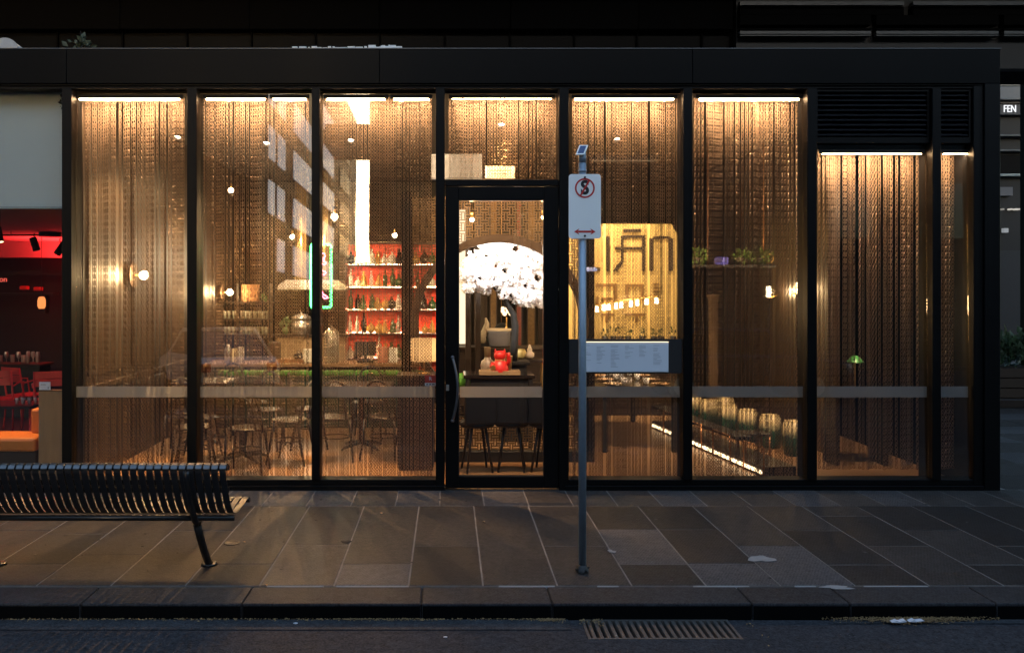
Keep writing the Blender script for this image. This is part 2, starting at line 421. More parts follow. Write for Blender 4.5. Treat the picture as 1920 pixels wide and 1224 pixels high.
# drain grate
dg = thing('drain_grate', 'long steel drain grate set in the gutter beside the kerb', 'drain grate', (GX0, GY0, ROADZ))
M_GRATE = mat('worn_grate', (.13, .115, .105), .55, .5, var=.35, vscale=14, bump=.2)
gw, gd = GX1 - GX0, GY1 - GY0
part(dg, 'frame', MB().box(0, gw, 0, .018, -.05, .004).box(0, gw, gd - .012, gd, -.05, .004).box(0, .016, .018, gd - .012, -.05, .0035).box(gw - .016, gw, .018, gd - .012, -.05, .0035), M_GRATE)
nb = 20
bm_ = MB().box(-.011, .011, .019, gd - .013, -.04, .0025).mesh('bar', M_GRATE, .003)
for i in range(nb):
    obj('bar', bm_, dg, loc=(.04 + (gw - .08) * i / (nb - 1), 0, 0))
part(dg, 'pit', MB().box(-.02, 0, -.02, gd, -.5, -.006).box(gw, gw + .02, -.02, gd, -.5, -.006).box(-.02, gw + .02, -.02, 0, -.5, -.006).box(-.02, gw + .02, -.02, gd, -.52, -.5), M_GAP)

# leaf litter along the kerb foot (uncountable)
lr = random.Random(11); lb = MB()
def litter(px0, px1, n, spread, y0):
    for _ in range(n):
        x = PX(lr.uniform(px0, px1), -2.9); y = y0 - abs(lr.gauss(0, spread)); s = lr.uniform(.004, .011); a = lr.uniform(0, 6.28)
        c, q = math.cos(a) * s, math.sin(a) * s; z = ROADZ + .006 + lr.uniform(0, .006)
        lb.add([(x - c, y - q, z), (x + q * .5, y - c * .5, z + lr.uniform(0, .006)), (x + c, y + q, z + .002), (x - q * .5, y + c * .5, z + lr.uniform(0, .005))], [(0, 1, 2, 3)])
litter(0, 1060, 650, .012, KY0 - .003); litter(640, 820, 160, .015, KY0 - .003); litter(1010, 1060, 130, .02, KY0 - .003)
litter(1085, 1130, 60, .05, KY0 - .01); litter(1395, 1415, 14, .12, KY0 - .04)
for _ in range(1500):
    t = lr.gauss(.5, .2); t = min(1, max(0, t)); x = PX(1545 + 330 * t, -2.9); y = KY0 - .004 - abs(lr.gauss(0, .028)) * (1.4 - abs(t - .45) * 2)
    s = lr.uniform(.004, .010); a = lr.uniform(0, 6.28); c, q = math.cos(a) * s, math.sin(a) * s; z = ROADZ + .007 + lr.uniform(0, .014)
    lb.add([(x - c, y - q, z), (x + q * .5, y - c * .5, z + .004), (x + c, y + q, z), (x - q * .5, y + c * .5, z + .003)], [(0, 1, 2, 3)])
o = obj('leaf_litter', lb.mesh('leaf_litter', mat('dry_leaves', (.28, .17, .075), .9, var=.5, vscale=80)))
tag(o, 'drift of small dry brown leaves along the kerb foot', 'leaf litter', kind='stuff')
M_PAPER = mat('scrap_paper', (.62, .62, .66), .8)
for i, (a, b, lab) in enumerate(((1672, 1700, 'larger crumpled white paper scrap lying in the gutter leaves'), (1706, 1735, 'thin curled white paper scrap beside the larger one in the gutter'))):
    x0, x1 = PX(a, -2.95), PX(b, -2.95)
    single('paper_scrap', lab, 'paper', MB().prism([(x0, 0), (x0 + .03, .012), ((x0 + x1) / 2, .004), (x1 - .01, .014 - .006 * i), (x1, .004), ((x0 + x1) / 2, -.002)], -2.955 + .01 * i, -2.925 + .012 * i, 'y'), M_PAPER, loc=(0, 0, ROADZ + .02))
for (px, py, s, lab) in ((835, 1196, .012, 'tiny pale gum wrapper on the asphalt near the middle'), (554, 1170, .014, 'small white scrap at the gutter under the kerb'),):
    y = 8 * 0 + (CAM_H - ROADZ) * FPX / (py - 537) - 8
    single('paper_scrap', lab, 'paper', MB().prism([(-s, 0), (0, s * .7), (s, s * .2), (s * .3, -s * .6)], 0, .004, 'z'), M_PAPER, loc=(PX(px, y), y, ROADZ + .0055))
for (px, py, lab, m_) in ((715, 963, 'small orange leaf scrap on the paving left of the doorway', (.5, .25, .1)), (907, 979, 'small pale leaf on the paving in front of the doorway', (.5, .36, .2)), (458, 1017, 'small tan leaf beside the round valve cover', (.4, .25, .12)), (500, 1098, 'dry orange leaf caught in the kerb joint', (.4, .2, .06))):
    y = ydep(py)
    single('fallen_leaf', lab, 'leaf', MB().add([(-.016, 0, 0), (0, -.008, .006), (.018, .002, .001), (0, .009, .008)], [(0, 1, 2, 3)]), mat('leaf_' + str(px), m_, .8), loc=(PX(px, y), y, .006), rz=rnd.random() * 3)

# ================================================================ SHOPFRONT BUILDING
bld = thing('restaurant_building', 'low black metal and glass shopfront building with tall glazed bays', 'building', (0, 0, 0))
ZT, ZF, ZG = PZ(92), PZ(158), PZ(164)            # parapet top, fascia bottom, glass top
ZS = PZ(899)                                       # sill top
XL, XR = -9.0, PX(1872)
fj = [XL, -6.52, PX(127), PX(712), PX(1297), XR]
for a, b in zip(fj, fj[1:]):
    part(bld, 'fascia_panel', MB().box(a + .002, b - .002, -.03, .0, ZF, ZT - .012), M_FASCIA, bevel=.003)
part(bld, 'parapet', MB().box(XL, XR, .0005, .25, ZF + .001, ZT - .013), M_FRAME)
part(bld, 'parapet_capping', MB().box(XL, XR + .01, -.036, .27, ZT - .011, ZT), M_FLASH, bevel=.002)
part(bld, 'header_rail', MB().box(XL, PX(1842), -.012, .16, ZG + .012, ZF - .0012).box(XL, PX(1842), .004, .15, ZG - .012, ZG + .011), M_FRAME, bevel=.004)
part(bld, 'sill', MB().box(XL, PX(834), .0, .17, .045, ZS).box(PX(1058), PX(1842), .0, .17, .045, ZS), M_FRAME, bevel=.004)
part(bld, 'plinth', MB().box(XL, PX(834), -.03, .16, .0, .044).box(PX(1058), PX(1842), -.03, .16, .0, .044), M_FRAME, bevel=.003)
part(bld, 'corner_post', MB().box(PX(1843), XR, -.031, .35, .0, ZF - .001), M_FRAME, bevel=.004)
part(bld, 'corner_trim', MB().box(PX(1825), PX(1842.5), -.008, .3, .0445, ZF - .002), M_FRAME, bevel=.004)
part(bld, 'side_wall', MB().box(XR - .15, XR - .002, .36, 8.2, .0, ZT - .02), M_FRAME)
part(bld, 'rear_wall', MB().box(XL, XR - .16, 8.05, 8.2, .0, ZT - .02), M_BLACK)
part(bld, 'roof', MB().box(XL, XR - .2, .26, 8.04, 3.93, 3.98), M_BLACK)
mull = [(127, 18, 0), (361, 18, 0), (592.5, 15, 0), (825.5, 17, 0), (1057, 18, 0), (1288.5, 17, 0), (1521, 18, 0), (1754, 16, 0)]
for px, wd, _ in mull:
    a, b = PX(px - wd / 2), PX(px + wd / 2)
    z0 = .0 if px in (825.5, 1057) else ZS + .001
    part(bld, 'mullion', MB().box(a, b, -.026, .165, z0 if z0 else .001, ZG - .013).box(a + .012, b - .012, .166, .24, .02, 3.78), M_FRAME, bevel=.004)
TILT = R(1.0)
def pane(x0, x1, z0, z1, m=M_GLASS, strip=True, parent=None, y=.03, tilt=TILT):
    h = z1 - z0
    o = obj('glass_pane', MB().box(x0, x1, 0, .01, 0, h).mesh('glass_pane', m), parent or bld, loc=(0, y, z0), rot=(-tilt, 0, 0))
    if strip:
        s0, s1 = PZ(746) - z0, PZ(725.5) - z0
        f = obj('safety_strip', MB().box(x0 + .004, x1 - .004, .0125, .0135, s0, s1).mesh('safety_strip', M_FROST), o)
    return o
bays = {1: (137, 351), 2: (371, 584), 3: (601, 816), 4: (1067, 1279), 5: (1298, 1511), 6: (1531, 1745), 7: (1763, 1823)}
for k, (a, b) in bays.items():
    zt = ZG - .013 if k < 6 else PZ(268)
    pane(PX(a) + .001, PX(b) - .001, ZS + .001, zt)
pane(PX(-250), PX(117), ZS + .001, ZG - .013, strip=False)
pane(PX(835), PX(1047), PZ(336), ZG - .013, strip=False)
part(bld, 'mullion', MB().box(PX(-262), PX(-251), -.026, .165, ZS + .001, ZG - .013), M_FRAME)
# louvres over the two right bays
M_SLAT = mat('louvre_slat', (.016, .017, .02), .4, .3, rvar=.1, var=.2)
for nm, (a, b) in {'wide': (1531, 1745), 'narrow': (1763, 1823)}.items():
    lv = part(bld, 'louvre_panel', MB().box(PX(a), PX(b), .02, .1, PZ(267.5), PZ(257)).box(PX(a), PX(b), .02, .1, PZ(171), ZG - .0125).box(PX(a), PX(a) + .02, .02, .1, PZ(256.8), PZ(171.2)).box(PX(b) - .02, PX(b), .02, .1, PZ(256.8), PZ(171.2)).box(PX(a), PX(b), .101, .11, PZ(267), ZG - .02), M_FRAME)
    n = 9; zz0, zz1 = PZ(252), PZ(172)
    sm = MB().prism([(-.035, -.02), (-.031, -.021), (.035, .022), (.031, .026)], PX(a) + .021, PX(b) - .021, 'x').mesh('louvre_slat', M_SLAT)
    for i in range(n): obj('louvre_slat', sm, lv, loc=(0, .055, zz0 + .012 + (zz1 - zz0 - .03) * i / (n - 1)))
part(bld, 'transom_rail', MB().box(PX(834.5), PX(1047.5), -.01, .15, PZ(349), PZ(337)), M_FRAME, bevel=.004)
# door
dx0, dx1, dz1 = PX(835), PX(1047.5), PZ(350)
door = part(bld, 'door', MB().box(dx0, PX(860), .0, .06, .012, dz1).box(PX(1020), dx1, .0, .06, .012, dz1)
            .box(PX(860), PX(1020), .001, .059, PZ(375), dz1 - .001).box(PX(860), PX(1020), .001, .059, .0125, PZ(893)), M_FRAME, bevel=.003)
M_BEAD = mat('glazing_bead', (.05, .045, .04), .35, .5)
part(door, 'glazing_bead', MB().box(PX(860) + .001, PX(1020) - .001, .012, .05, PZ(893) + .0005, PZ(893) + .006).box(PX(860) + .001, PX(1020) - .001, .012, .05, PZ(375) - .006, PZ(375) - .0005)
     .box(PX(860) + .0005, PX(860) + .006, .012, .05, PZ(893) + .0065, PZ(375) - .0065).box(PX(1020) - .006, PX(1020) - .0005, .012, .05, PZ(893) + .0065, PZ(375) - .0065), M_BEAD)
dp = pane(PX(860) + .007, PX(1020) - .007, PZ(893) + .007, PZ(375) - .007, M_DGLASS, True, door, y=.025, tilt=R(.6))
hp = []
for i in range(17):
    t = i / 16; q = math.sin(math.pi * t)
    hp.append((PX(848.5) + .05 * q * .95, -.045 - .045 * q, PZ(669) + (PZ(787) - PZ(669)) * t))
M_HANDLE = mat('gunmetal_handle', (.14, .14, .145), .35, .7, rvar=.1)
part(door, 'pull_handle', MB().tube(hp, .0125, 10).sph(hp[0], .017).sph(hp[-1], .017).cyl(hp[0], (hp[0][0], 0, hp[0][2]), .011).cyl(hp[-1], (hp[-1][0], 0, hp[-1][2]), .011), M_HANDLE)
part(door, 'lock', MB().box(PX(836.5), PX(842), -.012, .0, PZ(732), PZ(721)).cyl((PX(839), -.012, PZ(725)), (PX(839), -.02, PZ(725)), .008), M_STEEL, bevel=.002)

# LED strips: fixture with a diffuser, part of the building
LEDW = 95
def led(px0, px1, py, y=.10):
    z = PZ(py, y); a, b = PX(px0, y), PX(px1, y)
    h = part(bld, 'led_housing', MB().box(a - .03, b + .03, y - .012, y + .02, z + .008, z + .045), M_RAIL)
    part(h, 'led_diffuser', MB().box(a, b, y - .008, y + .008, z + .001, z + .0075), M_LED)
    L = bpy.data.lights.new('led_beam', 'AREA'); L.shape = 'RECTANGLE'; L.size = b - a; L.size_y = .014; L.spread = R(124); L.energy = LEDW * (b - a) / EXPO; L.color = (1., .66, .38)
    o = bpy.data.objects.new('led_beam', L); C.objects.link(o); o.location = ((a + b) / 2, y + .004, z - .004); o.rotation_euler = (R(50), 0, 0); o.parent = h
for a, b in ((149, 337), (387, 497), (512, 574), (613, 722), (738, 804), (848, 1034), (1078, 1263), (1311, 1498)): led(a, b, 187)
led(1542, 1727, 290); led(1769, 1814, 290)
part(bld, 'pelmet', MB().box(PX(138), PX(1520), .085, .105, 3.73, 3.795).box(PX(1531), PX(1825), .12, .19, PZ(281, .12), PZ(266)), M_FRAME)

# ================================================================ CHAIN CURTAINS
def link_mesh(height, name):
    mb = MB(); pitch = .032; n = int(height / pitch); lw, lh, t = .0255, .0405, .0056
    r2 = random.Random(3)
    for i in range(n):
        z = -pitch * (i + .5); a = R(20) * (1 if i % 2 else -1) + R(r2.uniform(-5, 5)); tl = R(24)
        M = Matrix.Translation((0, 0, z)) @ Matrix.Rotation(a, 4, 'Z') @ Matrix.Rotation(tl, 4, 'X')
        outer = []; inner = []
        for k in range(8):
            th = math.pi / 8 + k * math.pi / 4
            outer.append((lw / 2 * math.cos(th) / math.cos(math.pi / 8), lh / 2 * math.sin(th) / math.cos(math.pi / 8) * .92))
            inner.append(((lw / 2 - t) * math.cos(th) / math.cos(math.pi / 8), (lh / 2 - t) * math.sin(th) / math.cos(math.pi / 8) * .92))
        vs = [(x, -.0022, q) for x, q in outer] + [(x, -.0022, q) for x, q in inner] + [(x, .0022, q) for x, q in outer] + [(x, .0022, q) for x, q in inner]
        fs = []
        for k in range(8):
            j = (k + 1) % 8
            fs += [(k, j, 8 + j, 8 + k), (16 + k, 24 + k, 24 + j, 16 + j), (k, 16 + k, 16 + j, j)]
        mb.M = M; mb.add(vs, fs)
    me = mb.mesh(name, M_CHAIN); return me
strand_full = link_mesh(3.712, 'chain_strand'); strand_low = link_mesh(3.13, 'chain_strand_low'); strand_top = link_mesh(.89, 'chain_strand_top')
CY = .34
cr = random.Random(21)
def curtain(px0, px1, ztop, me, label, step=.0305):
    a, b = PX(px0, CY), PX(px1, CY)
    t = thing('chain_curtain', label, 'curtain', ((a + b) / 2, CY, ztop), group='chain curtains behind the glass')
    part(t, 'rail', MB().box(a - (a + b) / 2, b - (a + b) / 2, -.05, .05, 0, .008), M_RAIL)
    n = int((b - a) / step); ph = cr.uniform(0, 6.28); per = cr.uniform(.17, .24); x = a + .01
    while x < b - .008:
        u = 2 * math.pi * (x - a) / per + ph
        yo = .028 * math.sin(u) + .012 * math.sin(2.3 * u + 1) + cr.uniform(-.006, .006)
        o = obj('chain_strand', me, t, loc=(x - (a + b) / 2 + cr.uniform(-.004, .004), yo, -cr.uniform(0, .003)), rot=(0, 0, cr.uniform(-.35, .35)))
        o.rotation_euler[1] = cr.uniform(-.0015, .0015)
        x += step * (1 + .18 * math.sin(u * .5 + 1.3)) * cr.uniform(.9, 1.1)
ZC = 3.748
curtain(143, 347, ZC, strand_full, 'warm lit metal chain curtain in the bay next to the red bar')
curtain(376, 578, ZC, strand_full, 'metal chain curtain in the bay with the white window reflections')
curtain(604, 812, ZC, strand_full, 'metal chain curtain in the bay just left of the door')
curtain(842, 1044, ZC, strand_top, 'short metal chain curtain above the door')
curtain(1072, 1274, ZC, strand_full, 'metal chain curtain above and below the menu board')
curtain(1302, 1507, ZC, strand_full, 'metal chain curtain in front of the row of drum stools')
curtain(1535, 1741, PZ(287, CY) + .02, strand_low, 'wide metal chain curtain under the long louvre')
curtain(1766, 1818, PZ(287, CY) + .02, strand_low, 'narrow metal chain curtain at the building corner')

# ================================================================ BUILDINGS ROUND THE STREET
# office tower rising behind the shopfront
TY = 2.6
tw = thing('office_tower', 'dark office tower rising behind the low shopfront', 'building', (0, TY, 4.0))
M_TOW = mat('tower_panel', (.0014, .0012, .0013), .8, spec=.08, var=.25, vscale=2)
M_TWIN = mat('tower_glass', (.0012, .0012, .0014), .5, spec=.08)
part(tw, 'wall', MB().box(-30, 5.1, .12, 20, -.0, 58).box(5.1005, 16, .12, .9, .62, 58), M_TOW)
zb, zm, zt_ = PZ(95, TY) - 4, PZ(58, TY) - 4, PZ(3, TY) - 4
xs = [PX(p, TY) for p in (-250, -135, -12, 105, 228, 349, 470, 591, 712, 834, 957, 1078, 1196, 1318, 1372)]
for a, b in zip(xs, xs[1:]):
    part(tw, 'window', MB().box(a + .012, b - .012, .06, .1, zb - .2, zm - .01), M_TWIN)
    part(tw, 'mullion', MB().box(a - .011, a + .011, .02, .11, zb - .2, zm - .01), M_TOW)
for i in range(0, 14, 2):
    part(tw, 'spandrel_panel', MB().box(xs[i] + .003, xs[i + 2] - .003 if i + 2 < len(xs) else xs[-1], -.06, .1, zm, zt_), M_TOW, bevel=.006)
part(tw, 'ledge', MB().box(-9, PX(1374, TY), -.12, .1, zt_ + .003, zt_ + .12), M_TOW)
part(tw, 'bulkhead', MB().box(-30, 16, -.1, .119, zt_ + .125, zt_ + 3), M_TOW)
part(tw, 'sky_blocker', MB().box(-30, 16, -4.6, .118, 3.4, 9.0), M_TOW)  # unseen mass added above the frame to block overhead sky light
M_TSL = mat('tower_rail', (.06, .063, .066), .4, .4, var=.3, vscale=4)
M_TSB = mat('tower_rail_warm', (.22, .13, .07), .5, var=.3)
for py, h, m in ((14, .045, M_TSL), (23, .02, M_TSL), (68, .035, M_TSL), (73.5, .012, M_TSL), (62, .02, M_TOW), (28, .1, M_TOW), (45, .12, M_TOW)):
    for a, b in (((1380, 1683), (1700, 2060)) if py < 30 else ((1380, 1622), (1632, 1858), (1868, 2060))):
        part(tw, 'rail', MB().box(PX(a, TY), PX(b, TY), -.15, -.06 if m is not M_TOW else .0, PZ(py, TY) - 4 - h / 2, PZ(py, TY) - 4 + h / 2), m)
part(tw, 'rail_backing', MB().box(PX(1379, TY), 16, -.03, .118, .60, zt_ + .1), M_BLACK)
part(tw, 'rail_backing', MB().box(PX(1379, TY), 5.1, -.03, .118, -.3, .599), M_BLACK)
# things on the low roof
M_GALV2 = mat('duct_skin', (.6, .62, .64), .5, .2, var=.15, vscale=6)
dk = [(PX(-150, .6), .7, 3.98)]
d = thing('roof_duct', 'silver round duct end on the roof above the red bar', 'duct', (PX(8, .45), .45, 3.985))
rz_ = PZ(71, .45) - 3.985 - .15
part(d, 'pipe', MB().cyl((0, .012, rz_), (-.1, .9, rz_), .145, n=28), M_GALV2)
part(d, 'end_cap', MB().cyl((0, 0, rz_), (0, .011, rz_), .15, n=28).cyl((0, -.006, rz_), (0, -.0005, rz_), .12, n=28), mat('duct_cap', (.30, .33, .36), .55, .2, var=.35, vscale=9))
part(d, 'saddle', MB().box(-.12, .12, .1, .2, 0, max(.02, rz_ - .12)), M_FRAME)
pl = thing('roof_plant', 'small leafy plant poking above the parapet', 'plant', (PX(152, .5), .5, 3.985))
part(pl, 'stem', MB().tube([(0, 0, 0), (.01, 0, .22), (-.005, 0, .46)], .006, 6), M_BENT)
part(pl, 'foliage', leaves(MB(), 80, (0, 0, .28), (.15, .1, .13), .07), mat('grey_leaf', (.07, .09, .06), .6, var=.4))
sh = MB(); r2 = random.Random(5); xx = PX(556, .2)
while xx < PX(752, .2):
    L = r2.uniform(.01, .07); h = r2.uniform(.004, .022) * (1.3 if xx > PX(690, .2) else .7); sh.box(xx, xx + L, -.03, .02, 0, h); xx += L + r2.uniform(.0, .02) * (0 if xx > PX(690, .2) else 1) + .001
single('roof_membrane', 'ragged strip of white sheeting lying on the parapet', 'sheeting', sh, mat('white_membrane', (.85, .84, .8), .8), loc=(0, 0, ZT + .001))

# far shop at the end of the lane with its sign
fs_ = thing('far_shop', 'dark shop building across the lane with white sign lettering', 'building', (14.6, 14, 0))
M_FS = mat('far_wall', (.006, .006, .006), .6, var=.3, vscale=2)
FY = 14.
def fx(px): return PX(px, FY) - 14.6
def fz(py): return PZ(py, FY)
part(fs_, 'wall', MB().box(-3, 14, .1, 9, 0, 26), M_FS)
part(fs_, 'awning_panel', MB().box(-2.5, 5, -.2, .09, fz(190), fz(166)), mat('grey_panel', (.2, .21, .22), .6, var=.15), bevel=.01)
part(fs_, 'timber_band', MB().box(-2.5, 5, -.1, .09, fz(196), fz(193)), M_WOOD)
sp = part(fs_, 'sign_board', MB().box(-2.5, 5, -.06, .09, fz(216), fz(197)), mat('sign_navy', (.03, .035, .045), .5))
me = text_mesh('sign_lettering', 'FEN', .26, emi('sign_letter', (.95, .97, 1.), 1.1), .01, .74)
obj('sign_lettering', me, sp, loc=(fx(1890), -.075, fz(206)))
for py, h, c in ((255, .05, (.10, .11, .11)), (283, .04, (.13, .14, .14)), (329, .06, (.34, .40, .39)), (136, .1, (.10, .11, .12))):
    part(fs_, 'ledge', MB().box(-2.5, 5, -.1, .09, fz(py) - h / 2, fz(py) + h / 2), mat('ledge_%d' % py, c, .5), bevel=.008)
part(fs_, 'notice', MB().box(fx(1873), fx(1898), -.02, .09, fz(367), fz(351)), mat('grey_notice', (.15, .15, .16), .6))
part(fs_, 'window', MB().box(-2.4, 4.5, .05, .095, fz(325), fz(290)), M_TWIN)
part(fs_, 'window', MB().box(-2.4, 4.5, .05, .095, fz(160), fz(60)), mat('far_glass', (.05, .06, .08), .15))
part(fs_, 'light_box', MB().box(fx(1882), fx(1890), -.02, .09, fz(436), fz(428)), emi('small_light', (.7, .75, .8), .35))
for px, e in ((1878, .12), (1893, .3), (1903, .3), (1908, .25)):
    part(fs_, 'downlight', MB().box(fx(px), fx(px) + .05, -.04, .09, fz(394), fz(391)), emi('tiny_%d' % px, (.9, .85, .75), e * 2))
part(fs_, 'lower_wall', MB().box(-2.8, 3, -.12, .09, 0, fz(470)), mat('slate_wall', (.018, .02, .024), .6, var=.2))
co = thing('lane_column', 'black column at the right edge of the lane', 'column', (PX(1925, 7.) + .2, 7., 0))
part(co, 'shaft', MB().box(-.06, .8, -.2, .4, .08, 12), M_TOW, bevel=.02)
part(co, 'base', MB().box(-.08, .83, -.22, .42, 0, .0795), M_BLACK, bevel=.01)
part(co, 'timber_facing', MB().box(-.055, .1, -.22, -.201, .6, 2.0), M_WOOD)
pt = thing('timber_planter', 'low brown timber planter box in the lane', 'planter', (9.6, 5.5, 0))
for i, z in enumerate((.14, .30, .46)):
    part(pt, 'board', MB().box(-1.6, 1.4, 0, .9, z, z + .15), M_WOOD, bevel=.008)
part(pt, 'base', MB().box(-1.7, 1.5, -.12, 1.0, .0, .135), M_DWOOD, bevel=.01)
bu = thing('lane_shrub', 'dark leafy shrub growing in the timber planter', 'shrub', (9.4, 5.9, .6))
M_SHRUB = mat('shrub_leaf', (.035, .075, .035), .5, var=.5, vscale=20)
part(bu, 'foliage', leaves(MB(), 900, (0, 0, .22), (1.4, .5, .34), .16), M_SHRUB)
part(bu, 'stem', MB().tube([(0, 0, 0), (.05, 0, .2), (0, 0, .4)], .012, 6).tube([(-.7, 0, 0), (-.72, 0, .35)], .01, 6), M_BENT)

# the other side of the street (seen only mirrored in the glass)
M_OPP = mat('opposite_wall', (.022, .02, .019), .7, var=.3, vscale=1.5)
M_OPW = emi('white_office_window', (.92, .95, 1.), 1.4)  # even cool white emission put into the panes
ob = thing('opposite_office', 'tall office block across the street with rows of bright white windows', 'building', (-6.3, -20, 0))
part(ob, 'wall', MB().box(-40, 0, -30, 0, 0, 15), M_OPP)
for (ya, yb, lit) in ((-21.6, -22.6, 1), (-23.2, -24.5, 1), (-26.4, -31.2, 1), (-33.3, -38.4, 1), (-41, -46, 0)):
    wq = MB().box(-.001, .05, -(ya - yb) / 2, (ya - yb) / 2, 0, 1.15).mesh('window', M_OPW if lit else M_TWIN)
    for j in range(5):
        if (j, ya) in ((0, -21.6), (4, -26.4)): continue
        obj('window', wq, ob, loc=(0, (ya + yb) / 2 + 20, 3.3 + j * 1.95))
o2 = thing('opposite_block', 'tall dark block across the street beside the lane gap', 'building', (-2.6, -20, 0))
part(o2, 'wall', MB().box(0, 48, -30, 0, 0, 13.5), M_OPP)
dq = MB().box(-.8, .8, -.001, .04, 0, 1.8).mesh('window', mat('dark_window', (.02, .022, .028), .1))
for j in range(3):
    for i in range(8): obj('window', dq, o2, loc=(3 + i * 3.2, 0, 4.2 + j * 3.4))
br = thing('sky_bridge', 'enclosed bridge spanning the lane between the opposite buildings', 'bridge', (-4.4, -37, 10.3))
part(br, 'deck', MB().box(-2.2, 2.0, -2, 2, 0, .3), M_OPP); part(br, 'parapet', MB().box(-2.2, 2.0, 1.8, 2, .301, 1.1), M_OPP)
fb = thing('lane_end_house', 'low building closing the far end of the opposite lane', 'building', (-6, -56, 0))
part(fb, 'wall', MB().box(-8, 12, -6, 0, 0, 4.6), M_OPP); part(fb, 'roof', MB().prism([(-6.2, 4.6), (.2, 4.6), (-3, 5.8)], -8.2, 12.2, 'x'), M_OPP)
opp = struct('opposite_pavement', MB().box(-70, 70, -60, -19.0, -.5, .0), M_GUTTER)
for sx, nm in ((-1, 'street_end_left'), (1, 'street_end_right')):
    e = thing('end_block', 'dark block closing the %s end of the street' % ('left' if sx < 0 else 'right'), 'building', (sx * 62, -9, 0))
    part(e, 'wall', MB().box(-6, 6, -14, 14, -.1, 30), M_OPP)
def car(label, loc, rz, paint):
    t = thing('parked_car', label, 'car', loc, rz, group='cars parked across the street')
    prof = [(-2.1, .32), (-2.12, .62), (-2.0, .80), (-1.15, .93), (.95, .95), (1.85, .92), (2.08, .78), (2.1, .34)]
    b = MB()
    for s0, s1, k in ((-.82, .82, 1.), ):
        b.prism([(x, z) for x, z in prof], -.82, .82, 'y')
    part(t, 'body', b, paint, bevel=.07, seg=3)
    roof = [(-1.2, .92), (-.45, 1.40), (.9, 1.45), (1.75, .93)]
    g = MB(); vs = []
    for (x, z) in roof:
        k = .72 if z < 1 else .60
        vs += [(x, -k, z), (x, k, z)]
    g.add(vs, [(0, 1, 3, 2), (2, 3, 5, 4), (4, 5, 7, 6), (0, 2, 4, 6), (1, 7, 5, 3)])
    part(t, 'cabin_glass', g, mat('car_glass', (.02, .025, .03), .06), bevel=.02)
    part(t, 'roof', MB().box(-.5, .95, -.6, .6, 1.41, 1.475), paint, bevel=.03, seg=2)
    for sy in (-1, 1):
        part(t, 'roof_pillar', MB().tube([(-1.22, sy * .72, .92), (-.46, sy * .605, 1.41), (.92, sy * .605, 1.46), (1.78, sy * .72, .93)], .03, 6), paint)
        part(t, 'headlight', MB().box(-2.13, -2.0, sy * .6 - .14, sy * .6 + .14, .62, .76), M_WHITE, bevel=.03)
        part(t, 'tail_light', MB().box(2.03, 2.11, sy * .64 - .1, sy * .64 + .1, .66, .82), M_REDP, bevel=.02)
        for x in (-1.32, 1.3):
            w_ = part(t, 'wheel', MB().cyl((x, sy * .68, .32), (x, sy * .845, .32), .32, n=20), M_BLACK, bevel=.03)
            part(w_, 'rim', MB().cyl((x, sy * .846, .32), (x, sy * .853, .32), .2, n=16), M_STEEL)
    return t
car('silver hatchback parked across the street, mirrored in the left panes', (-5.0, -10.2, ROADZ), R(62), mat('silver_paint', (.7, .72, .75), .35, .1))
car('dark sedan across the street, its roof line mirrored near the menu board', (6.0, -9.8, ROADZ), R(180), mat('dark_paint', (.03, .035, .05), .2, .3, coat=.5))

# ================================================================ STREET FURNITURE
bx0, bx1 = -3.36, -1.385
bn = thing('street_bench', 'black steel strap bench facing the shop, seen from behind', 'bench', ((bx0 + bx1) / 2, -2.2, 0))
bc = (bx0 + bx1) / 2
prof = [(-2.585, .742), (-2.592, .768), (-2.612, .786), (-2.637, .793), (-2.660, .786), (-2.674, .768), (-2.670, .742), (-2.648, .69), (-2.615, .62), (-2.578, .555), (-2.535, .495), (-2.485, .450), (-2.42, .425), (-2.34, .418), (-2.22, .428), (-2.1, .442), (-2.04, .440), (-2.012, .425), (-2.0, .40)]
pr = [(y + 2.2, z) for y, z in reversed(prof)]
sm = MB().strip(pr, .040, .005).mesh('strap', M_STRAP, 0.0012)
ns = 39
for i in range(ns):
    obj('strap', sm, bn, loc=(bx0 - bc + .022 + (bx1 - bx0 - .044) * i / (ns - 1), rnd.uniform(-.001, .001), rnd.uniform(-.001, .001)))
hw = (bx1 - bx0) / 2
part(bn, 'top_rail', MB().cyl((-hw, -.435, .766), (hw, -.435, .766), .018, n=10), M_STEEL_D)
part(bn, 'rear_rail', MB().cyl((-hw, -.262, .405), (hw, -.262, .405), .019, n=10), M_STEEL_D)
part(bn, 'front_rail', MB().cyl((-hw, .165, .415), (hw, .165, .415), .018, n=10), M_STEEL_D)
part(bn, 'back_rail', MB().box(-hw, hw, -.402, -.396, .60, .635), M_STEEL_D)
for lx in (-1.635, -3.085):
    x = lx - bc
    path = [(x, -.475, .755), (x, -.455, .70), (x, -.415, .61), (x, -.365, .52), (x, -.315, .435), (x, -.275, .385), (x, -.225, .362), (x, -.17, .372), (x, -.05, .395), (x, .10, .405), (x, .15, .405)]
    part(bn, 'support_arm', MB().tube(path, .021, 10), M_STEEL_D)
    lg = part(bn, 'leg', MB().tube([(x, -.235, .355), (x, -.18, .27), (x, -.09, .15), (x, .0, .05), (x, .13, .006)][:4] + [(x, .045, .006)], .026, 12), M_STEEL_D)
    part(lg, 'foot_plate', MB().lathe([(.055, 0), (.055, .01), (.04, .014), (.001, .014)], 14, (x, .05, .002)), M_STEEL_D)

